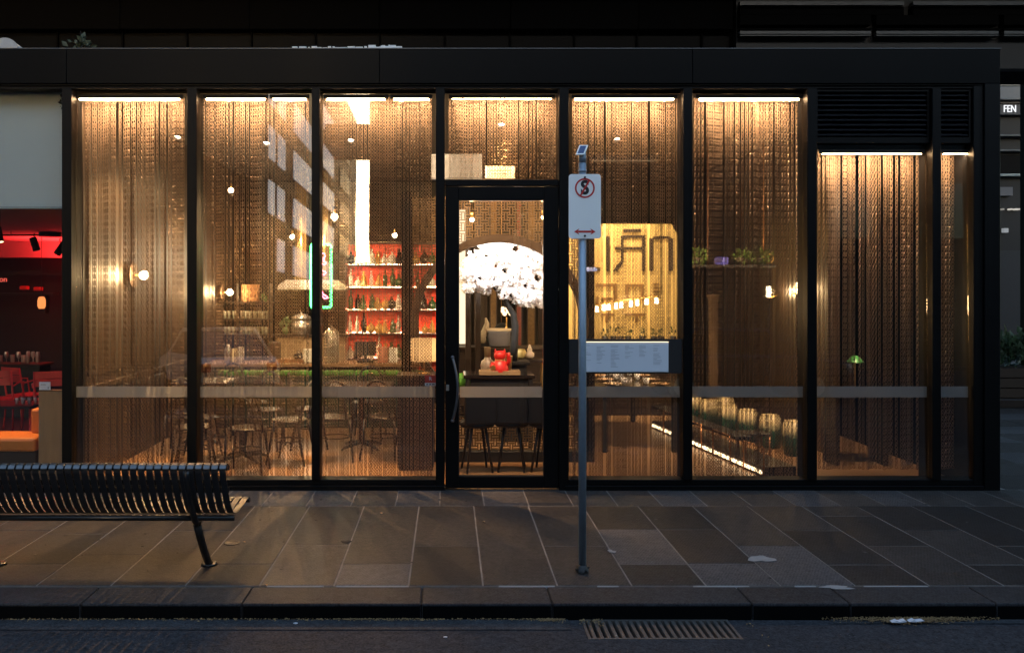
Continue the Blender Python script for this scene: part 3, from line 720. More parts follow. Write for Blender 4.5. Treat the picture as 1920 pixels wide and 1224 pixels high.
sx, sy = PX(1092, -2.31), -2.31
SPZ = lambda py: PZ(py, sy)
pm = thing('parking_sign_post', 'grey steel post carrying a white no stopping sign', 'sign', (sx, sy, 0))
part(pm, 'pole', MB().cyl((0, 0, 0), (0, 0, SPZ(306)), .0255, n=20), M_GALV)
part(pm, 'cap', MB().cyl((0, 0, SPZ(305.5)), (0, 0, SPZ(286)), .0265, .024, n=20), M_GALV)
part(pm, 'collar', MB().cyl((0, 0, SPZ(323)), (0, 0, SPZ(319)), .0285, n=20), M_GALV)
bs = part(pm, 'base_flange', MB().lathe([(.042, 0), (.042, .02), (.032, .028), (.032, .05), (.027, .052)], 18, (0, 0, .002), caps=False), M_BLACK)
for i in range(4):
    a = i * math.pi / 2 + .5
    part(bs, 'bolt', MB().cyl((.04 * math.cos(a), .04 * math.sin(a), .02), (.055 * math.cos(a), .055 * math.sin(a), .03), .008, n=6), M_BLACK)
sw, z0, z1 = .1065, SPZ(448), SPZ(328)
def rrect(w_, z0, z1, r, n=6):
    pts = []
    for cx, cz, a0 in ((w_ - r, z1 - r, 0), (-w_ + r, z1 - r, 90), (-w_ + r, z0 + r, 180), (w_ - r, z0 + r, 270)):
        for i in range(n + 1):
            a = R(a0 + 90 * i / n); pts.append((cx + r * math.cos(a), cz + r * math.sin(a)))
    return pts
sgx = PX(1095, sy) - sx
sp = part(pm, 'sign_plate', MB().prism([(x + sgx, z) for x, z in rrect(sw, z0, z1, .02)], -.034, -.0305, 'y'), M_SIGN)
part(sp, 'back_channel', MB().box(-.03, .03, -.0303, -.0255, z0 + .03, z0 + .06).box(-.03, .03, -.0303, -.0255, z1 - .06, z1 - .03), M_GALV)
cz = SPZ(354)
ring = MB(); n = 36; ro, ri = .066, .055
for k in range(n):
    a0, a1 = 2 * math.pi * k / n, 2 * math.pi * (k + 1) / n
    ring.prism([(sgx + ro * math.cos(a0), cz + ro * math.sin(a0)), (sgx + ro * math.cos(a1), cz + ro * math.sin(a1)), (sgx + ri * math.cos(a1), cz + ri * math.sin(a1)), (sgx + ri * math.cos(a0), cz + ri * math.sin(a0))], -.0358, -.0342, 'y')
part(sp, 'red_ring', ring, M_SRED)
sl = MB(); dxs, dzs = math.cos(R(60)), math.sin(R(60)); hw_ = .0058
sl.prism([(sgx + dxs * t + s * dzs * hw_, cz + dzs * t - s * dxs * hw_) for t, s in ((-.057, 1), (-.057, -1), (.057, -1), (.057, 1))], -.0372, -.0364, 'y')
part(sp, 'red_slash', sl, M_SRED)
me = text_mesh('letter_s', 'S', .125, M_SBLK, .0005, .95, bold=.0045)
cuv = obj('letter_s', me, sp, loc=(sgx, -.0361, cz))
az = SPZ(435)
ar = MB().box(sgx - .045, sgx + .045, -.0352, -.0342, az - .0065, az + .0065)
for s in (-1, 1): ar.prism([(sgx + s * .071, az), (sgx + s * .036, az + .021), (sgx + s * .046, az + .005), (sgx + s * .046, az - .005), (sgx + s * .036, az - .021)], -.0357, -.0342, 'y')
part(sp, 'red_arrow', ar, M_SRED)
for zz in (SPZ(334), SPZ(443)):
    part(sp, 'bolt', MB().cyl((sgx, -.034, zz), (sgx, -.041, zz), .0075, n=8), M_BLACK)
uh = Vector((1, 0, 0)); vh = Vector((.033, .05, .072)).normalized(); nh = uh.cross(vh).normalized()
SM = Matrix(((uh.x, vh.x, nh.x, PX(1090.5, sy) - sx), (uh.y, vh.y, nh.y, -.012), (uh.z, vh.z, nh.z, SPZ(282.5)), (0, 0, 0, 1)))
so = MB(); so.M = SM; so.box(-.030, .030, -.048, .048, -.006, .006)
sp_ = part(pm, 'solar_unit', so, M_SIGN, bevel=.003)
so2 = MB(); so2.M = SM; so2.box(-.020, .020, -.036, .036, .0062, .0075)
part(sp_, 'solar_cell', so2, mat('solar_cell', (.06, .08, .17), .2))

# ================================================================ RESTAURANT INTERIOR
LWX = PX(124)                                     # left party wall
M_FLOOR = mat('oak_floor', (.22, .12, .055), .42, var=.4, vscale=3, stretch=(1, 7, 1), bump=.05, rvar=.1)
M_CEIL = mat('dark_ceiling', (.03, .022, .017), .8, var=.2)
struct('floor', MB().box(LWX + .06, XR - .16, .17, 8.04, -.004, .004), M_FLOOR)
struct('ceiling', MB().box(LWX + .06, XR - .16, .26, 8.04, 3.80, 3.84), M_CEIL)
wl = struct('wall_left', MB().box(LWX - .05, LWX + .05, .25, 8.04, .0, 3.83), M_WOOD)
for i in range(6):
    y0 = .35 + i * 1.15
    part(wl, 'wall_panel', MB().box(LWX + .051, LWX + .065, y0, y0 + 1.07, 1.02, 3.5), M_WOOD, bevel=.005)
    part(wl, 'wainscot_panel', MB().box(LWX + .051, LWX + .068, y0, y0 + 1.07, .12, .84), M_DWOOD, bevel=.005)
part(wl, 'dado_rail', MB().box(LWX + .051, LWX + .085, .3, 7.4, .88, .93), M_BRONZE, bevel=.004)
wb = struct('wall_back', MB().box(LWX + .06, XR - .16, 7.4, 7.5, .0, 3.79), mat('olive_brown_wall', (.028, .022, .013), .8, var=.3, vscale=1.5))
wp = struct('partition_wall', MB().box(4.28, 4.36, 1.5, 7.39, .004, 3.79), M_DWOOD)
for i in range(6): part(wp, 'batten', MB().box(4.255, 4.279, 1.55 + i * .9, 1.63 + i * .9, .01, 3.78), M_DWOOD)

# ceiling track spots: real lamps that light the room and spill on to the pavement
def track_spot(loc, aim, watts, label, spot=76, col=(1., .52, .19)):
    t = thing('ceiling_spotlight', label, 'spotlight', loc, group='ceiling spotlights inside the restaurant')
    l = Vector(loc); d = (Vector(aim) - l).normalized()
    part(t, 'stem', MB().cyl((0, 0, .02), (0, 0, 3.80 - loc[2]), .008, n=8), M_BLACK)
    part(t, 'head', MB().cyl(-d * .07, d * .055, .04, n=14, caps=False).cyl(-d * .07, -d * .068, .04, n=14), M_BLACK)
    part(t, 'lens', MB().cyl(d * .030, d * .034, .035, n=14), emi('spot_lens', (1., .74, .45), 30))
    lamp('spot_beam', 'SPOT', d * .045, watts, col, t, size=.03, spot=spot, aim=d * 2)
SP = [((-3.0, 1.5, 3.6), (-3.3, -.5, 0), 600, 'ceiling spotlight near the left wall sconce'),
      ((-2.1, 1.9, 3.6), (-2.2, -.2, 0), 1150, 'ceiling spotlight over the near bentwood table'),
      ((-1.1, 1.7, 3.6), (-1.2, -.2, 0), 1000, 'ceiling spotlight over the table left of the door'),
      ((.55, .75, 3.6), (.4, -.9, 0), 260, 'ceiling spotlight just inside the door'),
      ((1.9, 1.6, 3.6), (1.8, .2, 0), 45, 'ceiling spotlight above the menu board'),
      ((2.2, .9, 3.6), (3.66, 2.5, .3), 300, 'ceiling spotlight above the drum stools'),
      ((4.6, .9, 3.6), (4.6, .2, 0), 12, 'ceiling spotlight in the right corner')]
for loc, aim, wt, lab in SP: track_spot(loc, aim, wt, lab, spot=38 if wt == 300 else 76)

# ---- moon gate screen
MY = 1.3; ms = 172.
mcx, mcz, mr = .558, 1.504, .88
mg = thing('moon_gate_screen', 'fretwork screen with a round moon gate opening facing the door', 'screen', (mcx, MY, 0))
part(mg, 'ring', (lambda b: [b.prism([((mr + e0) * math.cos(a0), mcz + (mr + e0) * math.sin(a0)), ((mr + e0) * math.cos(a1), mcz + (mr + e0) * math.sin(a1)), ((mr + e1) * math.cos(a1), mcz + (mr + e1) * math.sin(a1)), ((mr + e1) * math.cos(a0), mcz + (mr + e1) * math.sin(a0))], -.07, .07, 'y')
      for k in range(48) for e0, e1 in ((0, .085),) for a0, a1 in ((2 * math.pi * k / 48, 2 * math.pi * (k + 1) / 48),)] and b)(MB()), M_BRONZE)
sx0, sx1, sz0, sz1 = -1.06, 1.03, .125, 2.93
part(mg, 'plinth', MB().box(sx0, sx1, -.06, .06, 0, .12), M_BLACK, bevel=.004)
part(mg, 'post', MB().box(sx0, sx0 + .11, -.065, .065, .121, sz1), mat('charred_post', (.003, .0026, .0024), .8, spec=.08, var=.3), bevel=.004)
part(mg, 'post', MB().box(sx1 - .16, sx1, -.065, .065, .121, sz1), MATS['charred_post'], bevel=.004)
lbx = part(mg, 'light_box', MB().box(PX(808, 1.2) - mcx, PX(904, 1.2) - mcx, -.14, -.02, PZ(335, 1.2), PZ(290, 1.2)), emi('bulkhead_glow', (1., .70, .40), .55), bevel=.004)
lt = MB(); cs = .0585
nx = int((sx1 - .16 - sx0 - .11) / cs) + 1; nz = int((2.91 - sz0) / cs) + 1
for i in range(nx):
    for j in range(nz):
        cx = sx0 + .11 + (i + .5) * cs; cz_ = sz0 + (j + .5) * cs
        if math.hypot(cx, cz_ - mcz) < mr + .06 or cx > sx1 - .17 or cz_ > 2.9: continue
        b = .0052; h = cs * .62
        if (i + j) % 2 == 0:
            for s in (-1, 1): lt.box(cx + s * cs * .25 - b, cx + s * cs * .25 + b, -.012, .012, cz_ - h, cz_ + h)
        else:
            for s in (-1, 1): lt.box(cx - h, cx + h, -.010, .010, cz_ + s * cs * .25 - b, cz_ + s * cs * .25 + b)
part(mg, 'lattice', lt, mat('aged_bronze_lattice', (.13, .08, .035), .42, .6, var=.3, vscale=6), kind='stuff')

# ---- blossom tree behind the gate
ty_ = 2.6
bt = thing('blossom_tree', 'brilliantly lit white blossom tree framed by the moon gate', 'tree', (PX(962, ty_), ty_, .98))
def tl(px, py, dy=0): return (PX(px, ty_) - PX(962, ty_), dy, PZ(py, ty_) - .98)
trunk = [(.0, 0, -.0), tl(964, 650), tl(966, 610), tl(962, 588), tl(950, 570, -.03), tl(940, 545, -.05), tl(936, 520)]
M_BARK = mat('tree_bark', (.007, .006, .005), .8, var=.4, vscale=15, bump=.5)
part(bt, 'trunk', MB().tube(trunk, [.055, .05, .045, .04, .032, .022, .012], 9), M_BARK)
for q in ([(955, 578), (975, 560), (1000, 530)], [(942, 552), (915, 530), (885, 515)], [(938, 535), (950, 500), (970, 475)], [(940, 545), (905, 500), (900, 480)]):
    part(bt, 'branch', MB().tube([tl(a, b, rnd.uniform(-.1, .15)) for a, b in q], [.02, .013, .006], 6), M_BARK)
r3 = random.Random(9); bl = MB()
def blossom(mb, p, s):
    nrm = Vector((r3.uniform(-1, 1), r3.uniform(-1.2, .3), r3.uniform(-.6, 1))).normalized(); u = nrm.orthogonal().normalized(); v = nrm.cross(u); a0 = r3.uniform(0, 6)
    for k in range(5):
        a = a0 + k * 2 * math.pi / 5
        d = u * math.cos(a) + v * math.sin(a); e = u * math.cos(a + 1.57) + v * math.sin(a + 1.57)
        mb.add([p, p + d * s * .6 + e * s * .38 + nrm * s * .2, p + d * s + nrm * s * .25, p + d * s * .6 - e * s * .38 + nrm * s * .2], [(0, 1, 2, 3)])
cl = [(900, 498, 36, 30), (935, 485, 40, 30), (975, 490, 42, 34), (1000, 520, 30, 34), (960, 525, 46, 28), (915, 525, 40, 26), (885, 520, 26, 22), (985, 558, 26, 20), (1005, 548, 22, 22), (950, 550, 18, 12), (880, 540, 14, 10), (1010, 490, 16, 20), (925, 462, 30, 12), (970, 462, 26, 12), (1014, 570, 10, 9), (870, 512, 10, 8)]
HOLES = ((869, 476, 11), (967, 466, 8), (945, 508, 6), (1006, 522, 8), (899, 521, 5), (926, 541, 5), (984, 536, 6), (911, 482, 4), (1012, 585, 8), (957, 553, 5), (880, 556, 6), (990, 500, 4), (930, 500, 4))
for px, py, rx, rz_ in cl:
    n = int(rx * rz_ * .5) + 12
    for _ in range(n):
        while True:
            q = Vector((r3.uniform(-1, 1), r3.uniform(-1, 1), r3.uniform(-1, 1)))
            if q.length < 1: break
        if any(math.hypot(px + q.x * rx - hx, py + q.z * rz_ - hy) < hr for hx, hy, hr in HOLES): continue
        p = Vector(tl(px + q.x * rx, py + q.z * rz_)); p.y += q.y * .22
        blossom(bl, p, r3.uniform(.022, .036))
cr_ = part(bt, 'crown', bl, frost_mat('white_petal', (.93, .90, .89), 0.))
def spot_pair(loc, aim, watts, col, label, spot):
    track_spot(loc, aim, watts, label, spot, col)
spot_pair((.2, 1.5, 2.85), (.66, 2.6, 1.98), 300, (1., .93, .88), 'white ceiling spotlight aimed at the blossom tree', 50)
spot_pair((1.15, 1.5, 2.85), (.72, 2.6, 1.98), 260, (1., .93, .88), 'second white ceiling spotlight aimed at the blossom tree', 50)
single('tree_pedestal', 'dark square pedestal carrying the blossom tree', 'pedestal', MB().box(-.16, .16, -.16, .16, 0, .96).box(-.2, .2, -.2, .2, .94, .979), M_BLACK, .006, loc=(PX(962, ty_), ty_, .004))

# ---- table seen through the door with its ornaments
dt = thing('display_table', 'long black table seen through the door', 'table', (PX(938, 2.0), 2.25, .004))
DTZ = .86
part(dt, 'table_top', MB().box(-.43, .41, -.24, .28, DTZ - .04, DTZ), mat('black_lacquer', (.015, .011, .01), .15, coat=.4), bevel=.005)
for a in (-.38, .36):
    for b in (-.2, .23): part(dt, 'leg', MB().box(a - .025, a + .025, b - .025, b + .025, 0, DTZ - .041), M_BLACK, bevel=.004)
part(dt, 'apron', MB().box(-.35, .33, -.2, -.18, DTZ - .16, DTZ - .041), M_BLACK)
TY2 = 2.15
tz = DTZ + .005
single('display_tray', 'pale wooden tray under the red cat figure', 'tray', MB().box(-.24, .24, -.1, .1, 0, .012).box(-.24, .24, -.1, -.088, .0125, .05).box(-.24, .24, .088, .1, .0125, .05).box(-.24, -.228, -.087, .087, .0125, .05).box(.228, .24, -.087, .087, .0125, .05), mat('tray_wood', (.32, .22, .12), .5), .003, loc=(PX(936, TY2), TY2 - .05, tz))
ct = thing('lucky_cat', 'glossy red beckoning cat figure with a raised paw', 'figurine', (PX(937, TY2), TY2 - .05, tz + .0125))
part(ct, 'body', MB().lathe([(.09, 0), (.105, .02), (.1, .06), (.085, .11), (.065, .145), (.05, .16), (.062, .175), (.072, .2), (.072, .225), (.06, .25), (.035, .266), (.002, .27)], 18)
     .cyl((-.05, 0, .24), (-.056, 0, .292), .024, .003, 8).cyl((.05, 0, .24), (.056, 0, .292), .024, .003, 8).tube([(.08, -.01, .10), (.105, -.015, .15), (.1, -.02, .21), (.095, -.02, .245)], [.028, .024, .022, .026], 8).tube([(-.08, -.01, .12), (-.1, -.03, .08), (-.08, -.06, .05)], [.028, .024, .02], 8), M_REDP)
part(ct, 'collar', MB().tube([(.056 * math.cos(a), .056 * math.sin(a), .16) for a in [i * .4 for i in range(16)]], .008, 6, closed=True), M_BRASS)
part(ct, 'coin', MB().cyl((-.085, -.085, .075), (-.085, -.095, .075), .03, n=12), M_BRASS)
vs_ = thing('patterned_vase', 'round patterned vase left of the red cat', 'vase', (PX(915, TY2), TY2 + .12, tz))
part(vs_, 'body', MB().lathe([(.04, 0), (.075, .04), (.088, .09), (.075, .14), (.04, .17), (.038, .19)], 16), mat('vase_pattern', (.32, .26, .2), .3, var=.8, vscale=35))
part(vs_, 'neck', MB().lathe([(.037, .191), (.04, .30), (.044, .31)], 14), mat('vase_neck', (.30, .22, .12), .5))
single('tall_cup', 'tall tan paper cup right of the red cat', 'cup', MB().lathe([(.03, 0), (.042, .2), (.045, .205), (.042, .21)], 16), mat('kraft', (.38, .25, .13), .7), loc=(PX(955, TY2), TY2 + .08, tz))
single('green_cushion', 'green cushion at the left end behind the table', 'cushion', MB().sph((0, 0, .12), .12, 14, .8), mat('green_velvet', (.09, .32, .03), .7, var=.4), loc=(PX(866, 2.4), 2.55, .62))
# back room: altar furniture and panels
ab = thing('altar_cabinet', 'dark cabinet behind the blossom tree with a marble bucket on top', 'cabinet', (PX(935, 4.6), 4.6, .004))
part(ab, 'carcass', MB().box(-.75, .75, -.2, .2, .05, .98), M_DWOOD, bevel=.005); part(ab, 'top', MB().box(-.8, .8, -.23, .23, .981, 1.02), M_WOOD, bevel=.004)
for i in range(3): part(ab, 'door', MB().box(-.72 + i * .49, -.26 + i * .49, -.215, -.201, .1, .94), M_DWOOD, bevel=.004)
bkz = 1.026
bk = thing('ice_bucket', 'pale grey marble bucket behind the red cat', 'bucket', (PX(935, 4.5), 4.5, bkz))
part(bk, 'bowl', MB().lathe([(.13, 0), (.17, .02), (.175, .2), (.19, .23), (.18, .24)], 8), mat('grey_marble', (.2, .21, .25), .35, var=.3, vscale=4)); part(bk, 'rim', MB().lathe([(.193, .235), (.2, .25), (.193, .262)], 8, caps=False), M_CREAM)
om = thing('octagon_mirror', 'dark octagonal mirror hanging behind the tree trunk', 'mirror', (PX(940, 4.9), 4.9, PZ(617, 4.9)))
part(om, 'frame', MB().cyl((0, 0, 0), (0, .03, 0), .105, n=8), M_BLACK, .006); part(om, 'glass', MB().cyl((0, -.004, 0), (0, -.0005, 0), .08, n=8), mat('dark_mirror', (.02, .022, .02), .15)); part(om, 'chain', MB().cyl((0, .01, .1), (0, .01, 3.79 - PZ(617, 4.9)), .004, n=6), M_BRASS)
fl = thing('flower_lamp', 'cluster of warm glowing glass petals beside the dark trunk', 'lamp', (PX(950, 4.7), 4.72, 1.026))
part(fl, 'stand', MB().cyl((0, 0, 0), (0, 0, .42), .01, n=8).lathe([(.06, 0), (.05, .015), (.01, .03)], 12), M_BRASS)
for i in range(9):
    a = i * .7; part(fl, 'petal', MB().sph((.06 * math.cos(a), .05 * math.sin(a), .47 + .04 * (i % 3)), .03, 8), emi('petal_glow', (1., .62, .34), 3.5))
ht = thing('carved_figure', 'tall pale carved figure on the cabinet', 'statue', (PX(908, 4.5), 4.5, 1.026))
part(ht, 'base', MB().box(-.07, .07, -.06, .06, 0, .05), M_BLACK, .005); part(ht, 'body', MB().tube([(0, 0, .05), (-.03, 0, .14), (.02, 0, .24), (.04, 0, .34), (.02, 0, .42)], [.05, .06, .055, .035, .012], 10), mat('bone_carving', (.5, .42, .3), .5, var=.6, vscale=30, bump=.6))
for nm, px, lab, cc in (('gourd_jar', 993, 'small white gourd shaped jar with red tip on the console', (.6, .5, .4)), ('brass_bowl', 975, 'round brass bowl on the console right of the trunk', (.5, .4, .15))):
    single(nm, lab, 'ornament', MB().lathe([(.03, 0), (.06, .03), (.062, .07), (.03, .1), (.035, .125), (.02, .15), (.008, .19)] if nm == 'gourd_jar' else [(.03, 0), (.07, .03), (.08, .09), (.06, .13), (.055, .13)], 14), mat(nm, cc, .4), loc=(PX(px, 3.2), 3.2, .955))
cn = thing('console_table', 'narrow brass legged console right of the tree trunk', 'console', (PX(985, 3.2), 3.2, .004))
part(cn, 'top', MB().box(-.24, .24, -.12, .12, .91, .95), M_DWOOD, .004)
for a in (-.22, .22): part(cn, 'leg', MB().box(a - .012, a + .012, -.1, .1, 0, .909), M_BRASS)
part(cn, 'shelf', MB().box(-.2, .2, -.1, .1, .62, .64), M_DWOOD)
M_GOLDP = mat('gold_screen', (.16, .095, .03), .5, .3, var=.7, vscale=22)
for i, (px0, px1, lab, m_) in enumerate(((890, 912, 'brown woven panel at the back beside the lit panel', mat('woven_panel', (.04, .025, .012), .7, var=.6, vscale=45)), (919, 931, 'gold fretwork panel behind the octagonal mirror', M_GOLDP), (968, 978, 'gold and red carved strip right of the trunk', mat('gold_red', (.2, .04, .02), .5, var=.8, vscale=25)), (989, 1003, 'gold painted panel at the right of the back room', M_GOLDP), (1010, 1022, 'brown timber panel at the far right of the back room', M_WOOD))):
    q = thing('carved_screen', lab, 'screen', (PX((px0 + px1) / 2, 6.2), 6.2, .004)); hw2 = (px1 - px0) / 2 * 14.2 / 1600
    part(q, 'board', MB().box(-hw2, hw2, 0, .05, .0, 3.4), m_)
    for s in (-1, 1): part(q, 'trim', MB().box(s * hw2 - .008, s * hw2 + .008, -.02, .051, .0, 3.41), M_BRONZE)
lp = thing('glowing_lantern', 'tall glowing cream panel at the left of the back room', 'lantern', (PX(865, 5.4), 5.4, .004))
part(lp, 'frame', MB().box(-.1, .1, .011, .06, .95, 3.2), M_DWOOD); part(lp, 'diffuser', MB().box(-.085, .085, -.0, .01, 1.0, 3.1), emi('cream_glow', (1., .80, .52), 1.6)); part(lp, 'base', MB().box(-.12, .12, -.05, .08, 0, .949), M_DWOOD)
single('room_divider', 'dark slatted divider between bar and back room', 'divider', MB().box(-.04, .04, 0, .06, 0, 3.7).box(.1, .18, 0, .06, 0, 3.7), M_DWOOD, .004, loc=(PX(878, 4.2), 4.2, .005))

# ---- host stand, lamp and sticker
hs = thing('host_stand', 'black host stand just left of the door', 'host stand', (-.32, .98, .004))
part(hs, 'cabinet', MB().box(-.2, .17, -.16, .2, .03, .955), M_BLACK, .006); part(hs, 'top', MB().box(-.215, .185, -.18, .22, .956, .985), M_DWOOD, .004); part(hs, 'base', MB().box(-.19, .16, -.15, .19, 0, .029), M_BLACK)
hl = thing('table_lamp', 'cream drum shade table lamp on the host stand', 'lamp', (PX(795, .95), .95, .990))
part(hl, 'base', MB().lathe([(.07, 0), (.07, .012), (.012, .02)], 16), M_BRASS); part(hl, 'stem', MB().cyl((0, 0, .02), (0, 0, .18), .008, n=8), M_BRASS)
part(hl, 'shade', MB().lathe([(.14, .135), (.14, .37)], 26, caps=False), frost_mat('linen_shade', (.85, .68, .45), 0.))
part(hl, 'bulb', MB().sph((0, 0, .25), .03, 10), emi('lamp_bulb', (1., .70, .40), 45))
sk = thing('window_sticker', 'small red square sticker with a white letter R on the glass', 'sticker', (PX(807, .05), .058, PZ(713.5, .05)))
part(sk, 'red_field', MB().box(-.052, .052, 0, .001, -.022, .05), mat('sticker_red', (.62, .06, .03), .5)); part(sk, 'white_band', MB().box(-.052, .052, 0, .001, -.05, -.0225), mat('sticker_white', (.8, .78, .76), .5))
obj('letter_r', text_mesh('letter_r', 'R', .05, MATS['sticker_white'], .0004), sk, loc=(0, -.0008, .017))
part(sk, 'band_print', MB().box(-.04, -.02, -.0008, -.0001, -.042, -.031).box(-.014, .008, -.0008, -.0001, -.042, -.031).box(.014, .04, -.0008, -.0001, -.042, -.031), M_SBLK)
ns_ = thing('transom_notice', 'cream paper notice behind the glass above the door', 'notice', (PX(937, .5), .5, PZ(323, .5)))
part(ns_, 'sheet', MB().box(-.148, .148, 0, .002, -.062, .062), mat('notice_paper', (.85, .74, .55), .7)); part(ns_, 'print', MB().box(-.1, .1, -.001, -.0002, .01, .02).box(-.08, .08, -.001, -.0002, -.02, -.012), mat('brown_print', (.45, .33, .2), .6))

# ---- menu board on the glass
mb_ = thing('menu_board', 'framed white menu board lit along its top edge', 'menu board', (PX(1173, -.01), -.008, PZ(668, -.01)))
HW, HH = PX(1279.5) - PX(1173), .162
part(mb_, 'back_board', MB().box(-HW + .0, HW, -.0, .02, -HH, HH), M_BLACK, .003)
a, b = PX(1086) - PX(1173), PX(1253) - PX(1173)
pg = part(mb_, 'menu_sheet', MB().box(a, b, -.008, -.0005, -.142, .132), mat('menu_paper', (.62, .65, .70), .25, coat=.6, var=.03))
part(mb_, 'edge_light', MB().box(a, b, -.012, -.0005, .1325, .138), emi('menu_led', (1., .78, .5), 2.2))
part(mb_, 'lower_trim', MB().box(a, b, -.011, -.0005, -.148, -.1425), M_STEEL)
pr_ = MB(); r4 = random.Random(4)
for c in range(6):
    cx = a + .03 + c * (b - a - .04) / 6
    for i in range(r4.randint(9, 17)):
        z = .10 - i * .0125
        if z < -.12: break
        if r4.random() < .12: continue
        pr_.box(cx, cx + r4.uniform(.03, .085), -.0088, -.0082, z, z + .0032)
part(pg, 'menu_print', pr_, mat('menu_ink', (.24, .25, .28), .6), kind='stuff')

# ---- dining furniture on the left
def bentwood(label, loc, rz, first=[None]):
    if first[0] is not None: return dup(first[0], loc, rz, label)
    t = thing('bentwood_chair', label, 'chair', loc, rz, group='bentwood chairs at the tables')
    part(t, 'seat', MB().lathe([(.02, .445), (.19, .445), (.2, .455), (.19, .468), (.1, .462), (.01, .46)], 20), M_BENT)
    def arch(w0, h, lean, r, zb, name):
        pts = []
        for i in range(17):
            a = math.pi * i / 16
            pts.append((-w0 * math.cos(a), -.17 - lean * math.sin(a) ** .7, zb + (h - zb) * math.sin(a) ** .75))
        part(t, name, MB().tube(pts, r, 7), M_BENT)
    arch(.19, .88, .09, .014, .44, 'back_hoop'); arch(.12, .79, .06, .011, .45, 'inner_hoop')
    for s in (-1, 1):
        part(t, 'leg', MB().tube([(s * .15, .12, .45), (s * .17, .15, .22), (s * .19, .19, 0)], [.016, .014, .011], 7), M_BENT)
        part(t, 'leg', MB().tube([(s * .17, -.16, .45), (s * .18, -.19, .22), (s * .2, -.24, 0)], [.016, .014, .011], 7), M_BENT)
    part(t, 'stretcher_ring', MB().tube([(.155 * math.cos(q), .155 * math.sin(q), .24) for q in [i * 2 * math.pi / 18 for i in range(18)]], .008, 6, closed=True), M_BENT)
    first[0] = t; return t
def cafe_table(label, loc, w_, first=[None]):
    if first[0] is not None: return dup(first[0], loc, None, label)
    t = thing('cafe_table', label, 'table', loc, group='pedestal tables in the left room')
    part(t, 'table_top', MB().box(-w_, w_, -.33, .33, .72, .75), M_DWOOD, .006)
    part(t, 'column', MB().cyl((0, 0, .05), (0, 0, .719), .035, n=12), M_BLACK)
    for i in range(4):
        a_ = math.pi / 4 + i * math.pi / 2
        part(t, 'foot', MB().tube([(0, 0, .07), (.2 * math.cos(a_), .2 * math.sin(a_), .045), (.3 * math.cos(a_), .3 * math.sin(a_), .014)], [.025, .02, .014], 7), M_BLACK)
    first[0] = t; return t
cafe_table('dark pedestal table nearest the bench side window', (-2.25, 1.35, .004), .36)
cafe_table('dark pedestal table with cross feet left of the door', (-1.02, 2.06, .004), .36)
cafe_table('dark pedestal table by the left wall wainscot', (-3.0, 2.5, .004), .36)
for x, y, rz, lab in ((-2.05, .72, 0, 'bentwood chair nearest the glass, back to the street'), (-2.62, .80, .15, 'bentwood chair beside the nearest one, left of it'), (-2.15, 2.0, 3.14, 'bentwood chair on the far side of the nearest table'),
                      (-1.25, 1.45, .1, 'bentwood chair in front of the cross footed table'), (-.72, 1.5, -.2, 'bentwood chair right of it, close to the host stand'), (-1.0, 2.68, 3.1, 'bentwood chair behind the cross footed table'),
                      (-1.62, 2.1, -1.4, 'bentwood chair turned sideways left of the cross footed table'), (-3.05, 1.85, .1, 'bentwood chair against the wainscot by the left wall'), (-2.9, 3.1, 3.0, 'bentwood chair deepest in the left corner'), (-2.72, 1.42, -1.5, 'bentwood chair sideways at the left of the nearest table'), (-.42, 2.2, 1.5, 'bentwood chair sideways between table and host stand'), (-2.45, 2.65, 1.3, 'bentwood chair sideways right of the wainscot table'), (-1.72, 1.25, 1.4, 'bentwood chair sideways between the two front tables')):
    bentwood(lab, (x, y, .004), rz)
# banquette with bright green top
bq = thing('banquette', 'long dark banquette with a bright green upholstered top', 'banquette', (-1.6, 3.5, .004))
M_GREEN = mat('green_upholstery', (.07, .23, .018), .75, var=.5, vscale=9)
M_DGREEN = mat('dark_green_leather', (.012, .028, .014), .45, var=.4, vscale=4)
part(bq, 'back', MB().box(-1.5, 1.35, -.02, .12, .0, .70), M_DGREEN, .01)
nseg = 14
for i in range(nseg):
    a_ = -1.5 + 2.85 * i / nseg; part(bq, 'cushion', MB().box(a_ + .006, a_ + 2.85 / nseg - .006, -.05, .13, .702, .765), M_GREEN, .02, seg=2)
part(bq, 'seat', MB().box(-1.5, 1.35, .121, .55, .0, .42), M_DGREEN, .02)
# bar counter
bcn = thing('bar_counter', 'timber topped bar counter behind the green banquette', 'counter', (-1.95, 4.4, .004))
part(bcn, 'front', MB().box(-1.5, 1.5, -.2, .3, .0, .755), M_DWOOD, .005); part(bcn, 'counter_top', MB().box(-1.55, 1.55, -.26, .34, .756, .80), mat('counter_oak', (.30, .17, .08), .35, var=.3, vscale=5), .006)
CZ = .808
def onc(px, y=4.35): return (PX(px, y), y, CZ)
M_AMBER = mat('amber_glass', (.7, .4, .1), .15, spec=.8); M_GREENG = mat('green_glass', (.05, .12, .04), .15, spec=.8); M_CLEAR = mat('clear_bottle', (.8, .74, .62), .12, spec=.8); M_DARKG = mat('dark_glass', (.012, .012, .014), .12, spec=.8)
M_TINS = [mat('tin_%d' % i, c, .45, var=.15) for i, c in enumerate([(.5, .38, .2), (.12, .08, .06), (.6, .55, .48), (.35, .16, .06), (.2, .2, .19)])]
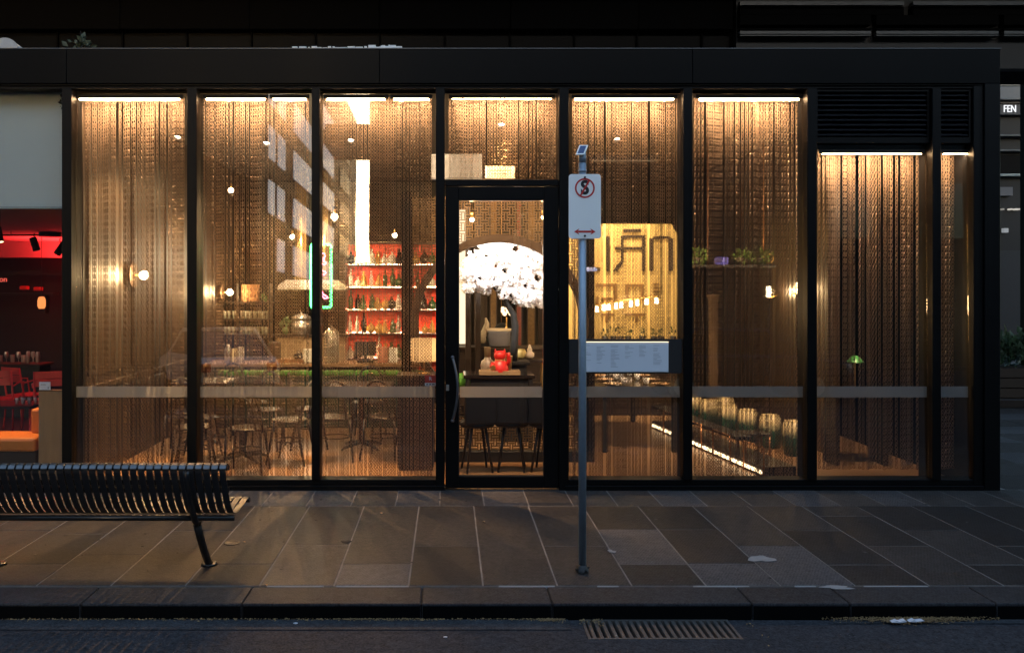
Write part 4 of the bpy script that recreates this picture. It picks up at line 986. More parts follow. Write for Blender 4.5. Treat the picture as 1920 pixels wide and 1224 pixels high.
for nm, lab, cat, px, mb__, m_ in (
    ('steel_shaker', 'steel cocktail shaker at the left end of the counter', 'shaker', 427, MB().lathe([(.045, 0), (.055, .16), (.05, .18), (.03, .23), (.02, .26)], 14), M_STEEL),
    ('glass_jar', 'squat glass jar of garnish beside the shaker', 'jar', 440, MB().lathe([(.06, 0), (.065, .02), (.065, .15), (.045, .17), (.05, .2)], 14), M_TINS[0]),
    ('spice_tin', 'pale spice tin near the left end of the counter', 'tin', 452, MB().lathe([(.05, 0), (.05, .2), (.046, .205), (.046, .22)], 14), M_TINS[2]),
    ('menu_stack', 'stack of dark menus lying on the counter', 'menus', 545, MB().box(-.2, .2, -.12, .12, 0, .02).box(-.19, .21, -.11, .13, .0205, .04).box(-.2, .18, -.12, .1, .0405, .055), M_TINS[3]),
    ('dark_canister', 'tall dark canister in the middle of the counter', 'canister', 516, MB().lathe([(.085, 0), (.085, .26), (.09, .265), (.09, .29), (.03, .3)], 18), M_TINS[1]),
    ('paper_roll_box', 'small cream box right of the dark canister', 'box', 578, MB().box(-.07, .07, -.06, .06, 0, .19), M_TINS[2]),
    ('tea_pot', 'round dark teapot on the counter', 'teapot', 560, MB().sph((0, 0, .08), .08, 14, .9).tube([(.06, 0, .07), (.11, 0, .1), (.13, 0, .14)], .012, 6).cyl((0, 0, .15), (0, 0, .175), .015, n=8), M_DARKG),
    ('steel_urn', 'tall bright steel urn right of the neon sign', 'urn', 622, MB().lathe([(.1, 0), (.11, .02), (.11, .42), (.09, .46), (.05, .49), (.02, .5), (.02, .53)], 18), M_STEEL),
    ('cash_register', 'black cash register screen on the counter', 'register', 685, MB().box(-.12, .12, -.05, .05, 0, .03).box(-.02, .02, -.02, .02, .0301, .1).box(-.155, .155, -.03, .0, .1001, .30), M_BLACK),
    ('red_gift_box', 'red and white box right of the cash register', 'box', 718, MB().box(-.07, .07, -.06, .06, 0, .22), mat('red_white_box', (.55, .22, .15), .6, var=.5, vscale=14)),
    ('white_gift_box', 'white box at the right end of the counter', 'box', 738, MB().box(-.06, .06, -.06, .06, 0, .21), M_WHITE)):
    single(nm, lab, cat, mb__, m_, .004 if 'box' in nm or nm in ('menu_stack', 'cash_register') else 0, loc=onc(px))
# glass rack
gr_ = thing('glass_rack', 'dark wall rack full of drinking glasses', 'rack', (PX(462, 5.4), 5.4, .004))
part(gr_, 'upright', MB().box(-.38, -.35, -.1, .1, 0, 1.95), M_DWOOD); part(gr_, 'upright', MB().box(-.13, -.1, -.1, .1, 0, 1.95), M_DWOOD); part(gr_, 'upright', MB().box(.36, .39, -.1, .1, 0, 1.95), M_DWOOD)
RZ = [PZ(627, 5.4), PZ(598, 5.4), PZ(566, 5.4)]
for z in RZ: part(gr_, 'shelf', MB().box(-.40, .41, -.12, .12, z - .03, z), M_DWOOD, .003)
M_GLS = mat('bar_glass', (.5, .5, .42), .12, .2, spec=.9)
gme = MB().lathe([(.028, 0), (.033, .11), (.035, .12)], 10, caps=True).mesh('drinking_glass', M_GLS)
for s, z in enumerate(RZ[:2]):
    for i in range(11):
        o = obj('drinking_glass', gme, loc=(PX(462, 5.4) - .33 + i * .066, 5.4 + rnd.uniform(-.05, .05), z + .005)); tag(o, '%s glass from the left in the %s row of the dark rack' % ((['first', 'second', 'third', 'fourth', 'fifth', 'sixth', 'seventh', 'eighth', 'ninth', 'tenth', 'eleventh'])[i], ('lower', 'upper')[s]), 'glass', 'drinking glasses on the bar rack')
single('rack_box', 'copper toned box standing on top of the glass rack', 'box', MB().box(-.13, .13, -.07, .07, 0, .27), mat('copper_box', (.4, .2, .09), .4, .5, var=.2), .004, loc=(PX(470, 5.4), 5.4, RZ[2] + .005))
single('rack_plant', 'tiny trailing plant on the right end of the glass rack', 'plant', leaves(MB(), 40, (0, 0, .06), (.08, .05, .06), .05).cyl((0, 0, 0), (0, 0, .05), .03, n=8), mat('rack_leaf', (.06, .13, .03), .6, var=.4), loc=(PX(498, 5.4), 5.35, RZ[2] + .005))
# open kitchen: hood, ducts, urn
kh = thing('kitchen_hood', 'stainless kitchen hood with two shining gold ducts', 'range hood', (PX(590, 5.9), 5.9, 1.85))
part(kh, 'canopy', MB().prism([(-.55, 0), (.55, 0), (.55, .06), (.42, .16), (-.42, .16), (-.55, .06)], -.3, .3, 'y'), M_STEEL, .006)
for x in (-.22, .18): part(kh, 'duct', MB().cyl((x, 0, .161), (x, 0, 1.93), .1, n=18), mat('brass_duct', (.72, .45, .18), .3, .8, var=.1))
ku = thing('dumpling_steamer', 'domed steel steamer on the kitchen ledge', 'steamer', (PX(565, 5.6), 5.6, PZ(626, 5.6)))
part(ku, 'drum', MB().lathe([(.16, 0), (.16, .22)], 20), M_STEEL); part(ku, 'dome', MB().lathe([(.165, .221), (.15, .27), (.09, .31), (.02, .325), (.015, .35)], 20), M_STEEL)
kl = thing('kitchen_ledge', 'dark kitchen ledge carrying the steamer', 'ledge', (PX(590, 5.6), 5.6, .004))
part(kl, 'top', MB().box(-.62, .55, -.2, .25, PZ(632, 5.6), PZ(626, 5.6) - .006), M_DWOOD); part(kl, 'tiled_front', MB().box(-.58, .5, -.15, .2, 0, PZ(632, 5.6) - .001), mat('cream_tile', (.45, .33, .2), .35, var=.25, vscale=12))
for px, h, lab in ((527, .3, 'small potted herb at the left of the kitchen ledge'),):
    single('potted_herb', lab, 'plant', leaves(MB(), 50, (0, 0, .17), (.08, .08, .09), .06).lathe([(.04, 0), (.055, .1)], 10), mat('herb', (.12, .2, .08), .6, var=.5), loc=(PX(535, 5.5), 5.5, PZ(626, 5.6)))
lamp('kitchen_task_light', 'POINT', (PX(560, 5.2), 5.15, 2.3), 170, (1., .72, .42), size=.06)
# back bar
M_BACKRED = mat('red_back_panel', (.74, .085, .04), .5, var=.15, vscale=5)
SHZ = [PZ(p, 6.0) for p in (497, 539, 581, 625, 672)]
btype = {
 'slender': ([(.03, 0), (.034, .01), (.034, .13), (.012, .18), (.012, .235), (.015, .24)], 1.), 'squat': ([(.05, 0), (.055, .01), (.052, .08), (.018, .115), (.018, .15), (.022, .16)], 1.),
 'round': ([(.03, 0), (.06, .03), (.065, .07), (.045, .11), (.014, .13), (.014, .165)], 1.), 'conical': ([(.06, 0), (.062, .02), (.03, .14), (.016, .17), (.02, .2)], 1.)}
bmesh_ = {}
for k, (p_, s) in btype.items():
    for mn, mm in (('amber', M_AMBER), ('green', M_GREENG), ('clear', M_CLEAR), ('dark', M_DARKG)):
        bmesh_[k, mn] = MB().lathe(p_, 10).mesh('bottle_' + k, mm)
M_SHLED = emi('shelf_led', (1., .47, .26), 190)
ordn = ['first', 'second', 'third', 'fourth', 'fifth', 'sixth', 'seventh', 'eighth', 'ninth']
def back_bar(px0, px1, label, nm, n):
    x0, x1 = PX(px0, 6.0), PX(px1, 6.0); c = (x0 + x1) / 2; hw3 = (x1 - x0) / 2
    t = thing('back_bar', label, 'shelving', (c, 6.0, .004))
    part(t, 'back_panel', MB().box(-hw3, hw3, .14, .17, .3, PZ(458, 6.0)), M_BACKRED)
    for s in (-1, 1): part(t, 'side', MB().box(s * (hw3 + .012) - .011, s * (hw3 + .012) + .011, -.1, .17, 0, PZ(455, 6.0)), M_DWOOD)
    part(t, 'top', MB().box(-hw3, hw3, -.1, .17, PZ(457.5, 6.0), PZ(455, 6.0)), M_DWOOD)
    part(t, 'cabinet', MB().box(-hw3, hw3, -.1, .139, 0, .29), M_DWOOD)
    for z in SHZ:
        s_ = part(t, 'shelf', MB().box(-hw3, hw3, -.1, .139, z - .025, z), M_DWOOD, .002)
        part(s_, 'shelf_light', MB().box(-hw3 + .01, hw3 - .01, .118, .132, z + .001, z + .007), M_SHLED)
    r5 = random.Random(px0)
    for si, z in enumerate(SHZ):
        for i in range(n):
            k = r5.choice(list(btype)); mn = r5.choice(['amber', 'clear', 'clear', 'amber', 'clear', 'dark', 'green'])
            o = obj('bottle', bmesh_[k, mn], loc=(x0 + (x1 - x0) * (i + .5 + r5.uniform(-.15, .15)) / n, 6.0 + r5.uniform(-.02, .05), z + .009), rot=(0, 0, r5.random() * 6))
            s = r5.uniform(1.05, 1.35); o.scale = (s, s, s * r5.uniform(.9, 1.15))
            tag(o, '%s bottle from the left, %s %s, on shelf %s of the %s red back bar' % (ordn[i], k, mn, ordn[si], nm), 'bottle', 'bottles on the red back bar')
back_bar(650, 755, 'wide red back bar with five lit shelves of bottles', 'wide', 8)
back_bar(774, 832, 'narrow red back bar half hidden by the moon gate', 'narrow', 4)
# neon sign
NY = 3.0
nz_ = thing('neon_sign', 'green neon rectangle with pink neon strokes hanging behind the mullion', 'neon sign', (PX(602, NY), NY, PZ(517, NY)))
def nl(px, py): return (PX(px, NY) - PX(602, NY), 0, PZ(py, NY) - PZ(517, NY))
rc = [nl(583.5, 458.5), nl(620.5, 458.5), nl(620.5, 576), nl(583.5, 576)]
M_NG = emi('green_neon', (.05, 1., .14), 16); M_NP = emi('pink_neon', (1., .10, .16), 28)
rb_ = []
for i in range(4):
    a_, b_ = Vector(rc[i]), Vector(rc[(i + 1) % 4]); rb_ += [a_.lerp(b_, t) for t in (.02, .3, .6, .98)]
part(nz_, 'green_tube', MB().tube(rb_, .016, 8, closed=True), M_NG)
for pts in ([(601, 476), (607, 475), (610, 478), (608, 484), (603, 484)], [(603, 484), (608, 486), (609, 490), (603, 489)], [(602, 496), (609, 496), (612, 492), (607, 490)], [(601, 515), (608, 515), (611, 511), (607, 508), (601, 509)], [(602, 541), (606, 552), (612, 555), (615, 558), (609, 560), (604, 556), (602, 541)]):
    part(nz_, 'pink_tube', MB().tube([nl(*q) for q in pts], .010, 6), M_NP)
part(nz_, 'hanger', MB().cyl((-.1, 0, .43), (-.1, 0, 3.79 - PZ(517, NY)), .003, n=6).cyl((.1, 0, .43), (.1, 0, 3.79 - PZ(517, NY)), .003, n=6), M_BLACK)
# pendants
def pendant(px, py, y, r, label, watts=22, st=None):
    p = P(px, py, y)
    t = thing('pendant_bulb', label, 'pendant lamp', p, group='bare bulb pendants')
    part(t, 'bulb', MB().sph((0, 0, 0), r, 12), st or M_BULB); part(t, 'socket', MB().cyl((0, 0, r * .8), (0, 0, r * .8 + .06), .016, n=10), M_BRASS)
    part(t, 'cord', MB().cyl((0, 0, r * .8 + .06), (0, 0, 3.80 - p.z), .0035, n=6), M_BLACK)
    lamp('bulb_light', 'POINT', (0, 0, -r - .01), watts, WARM, t, size=r)
pendant(433, 357, 3.2, .035, 'highest bare bulb in the bay with window reflections')
pendant(627, 407, 2.6, .046, 'largest bare bulb, above the neon sign', 40)
pendant(548, 444, 3.6, .034, 'bare bulb left of the neon sign top corner')
pendant(740, 441, 3.8, .036, 'bare bulb just above the red back bar')
pendant(682, 355, 3.1, .038, 'bare bulb high up in front of the pale vertical reflection')
pendant(885, 412, .95, .022, 'bare bulb in front of the fretwork, upper left in the door glass', 3.5)
pendant(1018, 408, .95, .018, 'bare bulb at the upper right corner of the door glass', 2)
# wall sconces on the left wall
def sconce(px, py, y, label, sgn=1, xw=None, glow=True):
    z = PZ(py, y); x0 = (LWX + .065) if xw is None else xw
    t = thing('wall_sconce', label, 'wall lamp', (x0, y, z), group='round wall sconces')
    part(t, 'backplate', MB().cyl((0, 0, 0), (sgn * .02, 0, 0), .05, n=16), M_BRASS)
    part(t, 'disc', MB().cyl((sgn * .045, 0, 0), (sgn * .06, 0, 0), .14, n=28), M_BRONZE); part(t, 'stem', MB().cyl((sgn * .02, 0, 0), (sgn * .12, 0, 0), .012, n=8), M_BRASS)
    part(t, 'bulb', MB().sph((sgn * .165, 0, 0), .05, 14), M_BULB)
    lamp('bulb_light', 'POINT', (sgn * .165, -.07, 0), 45, WARM, t, size=.05)
sconce(235, 516, 1.4, 'round wall sconce with glowing globe on the near left wall')
sconce(405, 548, 5.1, 'round wall sconce further back on the left wall', )

# ---- right room: logo wall
GY = 5.0
lgw = thing('logo_wall', 'golden lit wall panel with dark stylised lettering LIAN', 'sign wall', (PX(1180, GY), GY, .004))
gx = lambda px: PX(px, GY) - PX(1180, GY)
gz = lambda py: PZ(py, GY) - .004
M_GOLDW = mat('gold_wall', (.60, .42, .15), .7, var=.14, vscale=3)
part(lgw, 'panel', MB().prism([(gx(1050), 0), (gx(1276), 0), (gx(1276), gz(600)), (gx(1270), gz(590)), (gx(1270), gz(440)), (gx(1259), gz(420)), (gx(1050), gz(420))], 0, .08, 'y'), M_GOLDW)
cpx = lambda x_: 1060 + x_ * .16335
cpy = lambda y_: 410 + y_ * .16335
M_LET = mat('lettering_brown', (.045, .026, .012), .6)
def stroke(parent, name, x0, y0, x1, y1, m=M_LET):
    part(parent, name, MB().box(gx(cpx(x0)), gx(cpx(x1)), -.025, -.001, gz(cpy(y1)), gz(cpy(y0))), m)
def poly(parent, name, pts, m=M_LET):
    part(parent, name, MB().prism([(gx(cpx(a_)), gz(cpy(b_))) for a_, b_ in pts], -.0255, -.0015, 'y'), m)
stroke(lgw, 'letter_l', 250, 205, 293, 560); stroke(lgw, 'letter_l', 250, 561, 400, 600)
stroke(lgw, 'letter_i', 465, 205, 508, 600)
stroke(lgw, 'letter_a', 875, 222, 915, 600); stroke(lgw, 'letter_a', 668, 190, 915, 221); stroke(lgw, 'letter_a', 570, 325, 634, 355); stroke(lgw, 'letter_a', 669, 325, 874, 355)
poly(lgw, 'letter_a', [(635, 205), (667, 190), (667, 490), (600, 600), (545, 600), (635, 480)]); stroke(lgw, 'letter_macron', 670, 120, 870, 155)
stroke(lgw, 'letter_n', 962, 225, 1005, 600); stroke(lgw, 'letter_n', 1185, 235, 1230, 600); poly(lgw, 'letter_n', [(1006, 208), (1100, 203), (1190, 206), (1230, 234), (1184, 238), (1160, 228), (1100, 235), (1006, 240)])
M_LET2 = mat('lettering_faded', (.24, .12, .03), .6)
for s in ((345, 745, 590, 780), (555, 781, 590, 960), (415, 905, 540, 935), (345, 890, 380, 1060), (690, 750, 895, 780), (862, 781, 897, 930), (690, 781, 722, 930), (690, 1085, 912, 1115), (410, 1085, 560, 1115), (1005, 740, 1075, 760), (1005, 790, 1075, 806), (1005, 830, 1080, 848), (460, 1116, 490, 1190), (800, 1116, 830, 1190)):
    stroke(lgw, 'second_row_stroke', *s, m=M_LET2)
lamp_y = 4.55
wsh = thing('wall_washer', 'ceiling wall washer above the golden logo wall', 'lamp', (PX(1170, 4.3), 4.3, 3.70))
part(wsh, 'housing', MB().box(-.5, .5, -.03, .03, .02, .095), M_BLACK); part(wsh, 'diffuser', MB().box(-.48, .48, -.02, .02, .005, .0195), emi('washer_glow', (1., .72, .4), .25))
for k in (-.4, 0, .4): lamp('washer_beam', 'SPOT', (k, 0, 0), 300, (1., .72, .40), wsh, size=.05, spot=75, aim=(k, .7, -1.75))
fr = random.Random(12)
for i, px in enumerate((1134, 1150, 1163, 1178, 1205, 1226, 1240, 1262)):
    t = thing('ledge_plant', '%s small dark plant from the left along the foot of the golden wall' % ordn[i], 'plant', (PX(px, 4.75), 4.75, PZ(640, 4.75)), group='small plants before the golden wall')
    part(t, 'pot', MB().lathe([(.04, 0), (.05, .08)], 10), M_BLACK); part(t, 'foliage', leaves(MB(), 18, (0, 0, .12 + fr.uniform(0, .05)), (.05, .04, .06), .045, fr), mat('dark_leaf', (.03, .05, .015), .6))
lg_ = thing('plant_ledge', 'dark low wall below the golden panel', 'ledge', (PX(1180, 4.7), 4.7, .004)); part(lg_, 'body', MB().box(-.95, .8, -.1, .2, 0, PZ(641, 4.75) - .02), M_DWOOD); part(lg_, 'top', MB().box(-.97, .82, -.12, .22, PZ(641, 4.75) - .0195, PZ(640, 4.75) - .006), M_DWOOD)
ch = thing('linear_pendant', 'row of nine glowing tube bulbs before the golden wall', 'chandelier', P(1175, 572, 4.0))
c0 = P(1175, 572, 4.0)
bar0, bar1 = P(1112, 572, 4.0) - c0, P(1240, 552, 4.0) - c0
part(ch, 'bar', MB().cyl(bar0, bar1, .012, n=8), M_BRASS)
for i, (px, py) in enumerate(((1119, 580), (1132, 577), (1141, 576), (1155, 574), (1165, 572), (1183, 570), (1195, 568), (1212, 566), (1231, 564))):
    q = P(px, py, 4.0) - c0
    part(ch, 'bulb', MB().cyl(q + Vector((0, 0, -.035)), q + Vector((0, 0, .04)), .022, n=12), emi('tube_bulb', (1., .72, .40), 45))
    part(ch, 'socket', MB().cyl(q + Vector((0, 0, .041)), q + Vector((0, 0, .085)), .014, n=8), M_BRASS)
lamp('bulb_light', 'POINT', (0, -.12, 0), 40, WARM, ch, size=.15)
part(ch, 'cord', MB().cyl(bar0, (bar0.x, 0, 3.79 - c0.z), .004, n=6).cyl(bar1, (bar1.x, 0, 3.79 - c0.z), .004, n=6), M_BLACK)
# communal table with settings
cm = thing('communal_table', 'long dark dining table laid with plates below the menu board', 'table', (2.2, 2.9, .004))
part(cm, 'table_top', MB().box(-.5, .5, -1.2, 1.2, .71, .75), MATS['black_lacquer'], .005)
for a_ in (-.4, .4):
    for b_ in (-1.1, 1.1): part(cm, 'leg', MB().box(a_ - .03, a_ + .03, b_ - .03, b_ + .03, 0, .709), M_BLACK, .004)
plate = MB().lathe([(.05, 0), (.055, .006), (.11, .016), (.112, .02), (.055, .012), (.002, .011)], 20, caps=False).mesh('plate', mat('copper_plate', (.5, .3, .18), .3, .3, var=.2)); cup = MB().lathe([(.02, 0), (.03, .01), (.038, .07), (.035, .07), (.027, .012), (.002, .01)], 14, caps=False).mesh('cup', M_WHITE)
for j in range(5):
    for i, xo in enumerate((-.28, .28)):
        pos = (2.2 + xo, 1.95 + j * .47, .76); side = ('left', 'right')[i]
        o = obj('plate', plate, loc=pos); tag(o, '%s copper plate from the window along the %s side of the table' % (ordn[j], side), 'plate', 'plates on the dining table')
        o = obj('cup', cup, loc=(pos[0] + (.15 if xo < 0 else -.15), pos[1] + .08, pos[2])); tag(o, '%s small white cup from the window along the %s table side' % (ordn[j], side), 'cup', 'cups on the dining table')
# low bench with LED plinth
pa, pb = Vector((2.70, 3.45, 0)), Vector((3.10, .50, 0)); dv = (pb - pa); Lb = dv.length; rzb = math.atan2(dv.y, dv.x)
lb_ = thing('platform_bench', 'long low bench with a glowing strip light along its foot', 'bench', pa + Vector((0, 0, .004)), rzb)
part(lb_, 'plinth', MB().box(0, Lb, .04, .4, 0, .10), M_DWOOD, .004); part(lb_, 'seat', MB().box(-.05, Lb - .6, .05, .24, .26, .30), M_BLACK, .012, seg=2)
part(lb_, 'led_strip', MB().box(.02, Lb - .02, .028, .0395, .03, .062), emi('floor_led', (1., .68, .36), 7))
M_COP = mat('copper_frame', (.42, .2, .09), .35, .7)
for i in range(4):
    a_ = .45 + i * .72
    part(lb_, 'leg_frame', MB().tube([(a_, .02, .0), (a_, .02, .30), (a_ + .42, .02, .30), (a_ + .42, .02, .0)], .010, 6), M_COP)
# drum stools
M_DRUM = mat('celadon_glaze', (.42, .33, .17), .3, var=.35, vscale=7)
def drum_mat():
    m = bpy.data.materials.new('green_dipped_glaze'); m.use_nodes = True; n = m.node_tree.nodes; l = m.node_tree.links; b = n['Principled BSDF']; b.inputs['Roughness'].default_value = .28
    tc = n.new('ShaderNodeTexCoord'); sx_ = n.new('ShaderNodeSeparateXYZ'); l.new(tc.outputs['Object'], sx_.inputs[0])
    nz2 = n.new('ShaderNodeTexNoise'); nz2.inputs['Scale'].default_value = 9; ad = n.new('ShaderNodeMath'); ad.operation = 'MULTIPLY_ADD'; ad.inputs[1].default_value = .12; l.new(nz2.outputs[0], ad.inputs[0]); l.new(sx_.outputs[2], ad.inputs[2])
    cr2 = n.new('ShaderNodeValToRGB'); cr2.color_ramp.elements[0].position = .27; cr2.color_ramp.elements[0].color = (.018, .05, .035, 1); cr2.color_ramp.elements[1].position = .38; cr2.color_ramp.elements[1].color = (.55, .45, .26, 1)
    l.new(ad.outputs[0], cr2.inputs[0]); l.new(cr2.outputs[0], b.inputs['Base Color']); return m
M_DRUMG = drum_mat()
dr = None
for i, (x, y) in enumerate(((3.90, 1.62), (3.80, 2.06), (3.70, 2.50), (3.60, 2.95), (3.50, 3.40), (3.40, 3.85), (3.80, 3.7))):
    lab = ('nearest green and cream ceramic drum stool', 'second drum stool from the window', 'third drum stool from the window', 'fourth drum stool from the window', 'fifth drum stool from the window', 'sixth drum stool from the window', 'drum stool standing apart at the back right of the row')[i]
    if dr is None:
        dr = thing('drum_stool', lab, 'stool', (x, y, .004), group='ceramic drum stools')
        part(dr, 'body', MB().lathe([(.095, 0), (.108, .02), (.13, .13), (.135, .2), (.13, .28), (.112, .36), (.103, .375)], 22), M_DRUMG)
        part(dr, 'seat_rim', MB().lathe([(.105, .3755), (.101, .39), (.06, .396), (.005, .397)], 22, caps=False), M_DRUM)
    else: dup(dr, (x, y, .004), None, lab)
bs_ = thing('low_stool', 'dim metal framed stool beside the glowing strip light', 'stool', (3.35, 1.35, .004))
part(bs_, 'seat', MB().box(-.15, .15, -.13, .13, .28, .31), M_DWOOD, .015, seg=2)
for s in (-1, 1): part(bs_, 'leg_frame', MB().tube([(s * .13, -.12, 0), (s * .13, -.12, .27), (s * .13, .12, .27), (s * .13, .12, 0)], .009, 6), M_COP)
# right wall sconces and post
def tube_sconce(px, py, y, label):
    p = P(px, py, y)
    t = thing('glass_sconce', label, 'wall lamp', (4.254, y, p.z), group='glass globe sconces')
    part(t, 'arm', MB().tube([(0, 0, -.04), (-.05, 0, -.06), (p.x - 4.254, 0, -.08)], .008, 6), M_BRASS)
    part(t, 'bulb', MB().cyl((p.x - 4.254, 0, -.07), (p.x - 4.254, 0, .07), .03, n=12), emi('tube_bulb2', (1., .74, .4), 14))
    part(t, 'globe', MB().sph((p.x - 4.254 + .015, 0, 0), .085, 16), glass_mat('globe_glass', .05, (.98, .96, .92)))
    lamp('bulb_light', 'POINT', (p.x - 4.254, -.12, 0), 26, WARM, t, size=.05)
tube_sconce(1441, 547, 3.0, 'glass globe sconce further back above the drum stools')
tube_sconce(1497, 541, 2.4, 'glass globe sconce nearest the right mullion')
single('timber_post', 'pale lit timber post behind the drum stools', 'post', MB().box(-.05, .05, -.05, .05, 0, 1.75).box(-.07, .07, -.07, .07, 1.7505, 1.79), mat('pale_post', (.15, .09, .045), .6, var=.2), .004, loc=(PX(1337, 4.2), 4.2, .005))
# hanging shelf with plants
hsf = thing('hanging_shelf', 'black shelf hung on rods above the stools', 'shelf', (PX(1378, 2.8), 2.8, PZ(497, 2.8)))
part(hsf, 'board', MB().box(-.55, .5, -.12, .12, -.03, 0), M_BLACK, .004)
for x in (-.34, .36): part(hsf, 'rod', MB().cyl((x, 0, .0), (x, 0, 3.79 - PZ(497, 2.8)), .008, n=8), M_COP)
HZ = PZ(497, 2.8) + .004
M_VINE = mat('vine_leaf', (.10, .17, .025), .5, var=.6, vscale=30)
for px, r_, n, lab in ((1308, .16, 130, 'bright trailing plant at the left end of the hanging shelf'), (1388, .13, 90, 'loose trailing plant in the middle of the hanging shelf'), (1425, .15, 110, 'bushy plant at the right end of the hanging shelf')):
    t = thing('trailing_plant', lab, 'plant', (PX(px, 2.8), 2.8, HZ)); part(t, 'pot', MB().lathe([(.04, 0), (.055, .09)], 10), M_TINS[1])
    part(t, 'foliage', leaves(MB(), n, (0, -.03, .1), (r_, .1, r_ * .9), .05), M_VINE); part(t, 'stem', MB().tube([(0, -.05, .09), (-.02, -.13, .05), (-.03, -.15, -.1)], .004, 5), M_BENT)
pu = single('purple_lamp', 'small violet glowing lamp on the hanging shelf', 'lamp', MB().cyl((-.075, 0, .05), (.075, 0, .05), .045, n=16).box(-.05, .05, -.03, .03, 0, .01), emi('violet_glow', (.32, .22, .8), .5), loc=(PX(1352, 2.8), 2.78, HZ))
ri_ = thing('ring_ornament', 'gold ring ornament on the right of the hanging shelf', 'ornament', (PX(1441, 2.75), 2.75, HZ)); part(ri_, 'base', MB().box(-.04, .04, -.02, .02, 0, .012), M_BLACK); part(ri_, 'ring', MB().tube([(.06 * math.cos(q), 0, .075 + .06 * math.sin(q)) for q in [i * .35 for i in range(18)]], .008, 6, closed=True), M_BRASS)
single('tube_light', 'short white tube light beside the sign post', 'lamp', MB().cyl((-.055, 0, 0), (.055, 0, 0), .022, n=12), emi('lilac_tube', (.8, .74, 1.), 1.0), loc=P(1109, 505, 1.0))
# green desk lamp in the right bay
gl_ = thing('green_lamp', 'small green shaded lamp behind the wide right curtain', 'lamp', (PX(1603, 1.2), 1.2, .76))
part(gl_, 'base', MB().lathe([(.07, 0), (.06, .015), (.01, .03)], 14), M_BRASS); part(gl_, 'stem', MB().cyl((0, 0, .03), (0, 0, .36), .008, n=8), M_BRASS); part(gl_, 'shade', MB().lathe([(.085, .33), (.05, .385), (.02, .4)], 18, caps=False), mat('green_shade', (.05, .25, .06), .3, emit=(.1, .5, .08), estr=.03)); part(gl_, 'bulb', MB().sph((0, 0, .345), .02, 8), emi('green_bulb', (1., .8, .45), 3))
sdt = thing('side_table', 'black side table holding the green lamp', 'table', (PX(1603, 1.2), 1.2, .004)); part(sdt, 'top', MB().box(-.3, .3, -.2, .2, .72, .75), M_BLACK, .004)
for a_ in (-.26, .26): part(sdt, 'leg', MB().box(a_ - .02, a_ + .02, -.16, .16, 0, .719), M_BLACK)

# ================================================================ RED BAR NEXT DOOR
struct('bar_floor', MB().box(XL, LWX - .06, .17, 8.04, -.004, .003), mat('bar_floor', (.05, .035, .03), .4, var=.3))
rcl = struct('bar_ceiling', MB().box(XL, LWX - .06, .3, 8.04, 2.70, 2.76), mat('bar_ceiling_paint', (.5, .42, .40), .8, var=.1))
part(rcl, 'bulkhead', MB().box(XL, LWX - .06, 7.2, 7.4, 2.42, 2.698), MATS['bar_ceiling_paint'])
struct('bar_wall_back', MB().box(XL, LWX - .06, 7.7, 7.8, 0, 2.69), mat('bar_dark_wall', (.02, .012, .012), .7))
bld_ = thing('roller_blind', 'pale grey roller blind half drawn in the red bar window', 'blind', (PX(-70, .2), .2, PZ(387, .2)))
hb = PX(118, .2) - PX(-70, .2)
part(bld_, 'cloth', MB().box(-hb, hb, 0, .004, .0, PZ(166, .2) - PZ(387, .2)), mat('blind_cloth', (.47, .53, .53), .85, var=.06, vscale=2)); part(bld_, 'hem_bar', MB().box(-hb, hb, -.005, .009, -.025, -.0005), mat('hem', (.3, .34, .35), .6), .003)
part(bld_, 'roller', MB().cyl((-hb, .03, PZ(170, .2) - PZ(387, .2)), (hb, .03, PZ(170, .2) - PZ(387, .2)), .03, n=12), M_RAIL)
single('blind_bracket', 'dark leafy tangle at the top right corner of the blind', 'tangle', leaves(MB(), 24, (0, 0, 0), (.03, .02, .1), .03), M_BLACK, loc=P(115, 195, .16))
RED = (1., .03, .03)
rl = thing('red_cove_light', 'hidden red cove light washing the bar ceiling', 'lamp', (-6.2, 6.4, 2.15))
part(rl, 'trough', MB().box(-1.6, 1.6, -.05, .05, -.06, -.02).box(-1.6, 1.6, -.05, -.045, -.0199, .02), M_BLACK); part(rl, 'tube', MB().cyl((-1.55, 0, 0), (1.55, 0, 0), .015, n=8), emi('red_tube', RED, 8))
q = lamp('cove_glow', 'AREA', (0, .02, .03), 150, RED, rl, size=1.6, aim=(0, .1, 2)); 
for loc, wt, lab in (((-4.9, 3.2, 2.45), 60, 'red ceiling spotlight over the red chairs'), ((-5.8, 4.9, 2.45), 50, 'red ceiling spotlight over the bar glasses'), ((-4.6, .75, 2.45), 0, 'amber ceiling spotlight above the orange bench')):
    t = thing('bar_spotlight', lab, 'spotlight', loc, group='spotlights in the red bar')
    part(t, 'stem', MB().cyl((0, 0, .05), (0, 0, .25), .008, n=8), M_BLACK); part(t, 'head', MB().cyl((-.02, 0, .06), (.02, -.02, -.09), .035, n=14), M_BLACK)
    part(t, 'lens', MB().cyl((.0202, -.0201, -.0905), (.0207, -.0204, -.093), .03, n=14), emi('red_lens' if wt else 'amber_lens', RED if wt else (1., .6, .3), 6))
    lamp('spot_beam', 'SPOT', (.022, -.02, -.10), wt or 330, RED if wt else (1., .55, .22), t, size=.03, spot=90, aim=(.35, -.22, -1) if not wt else (0, 0, -1))
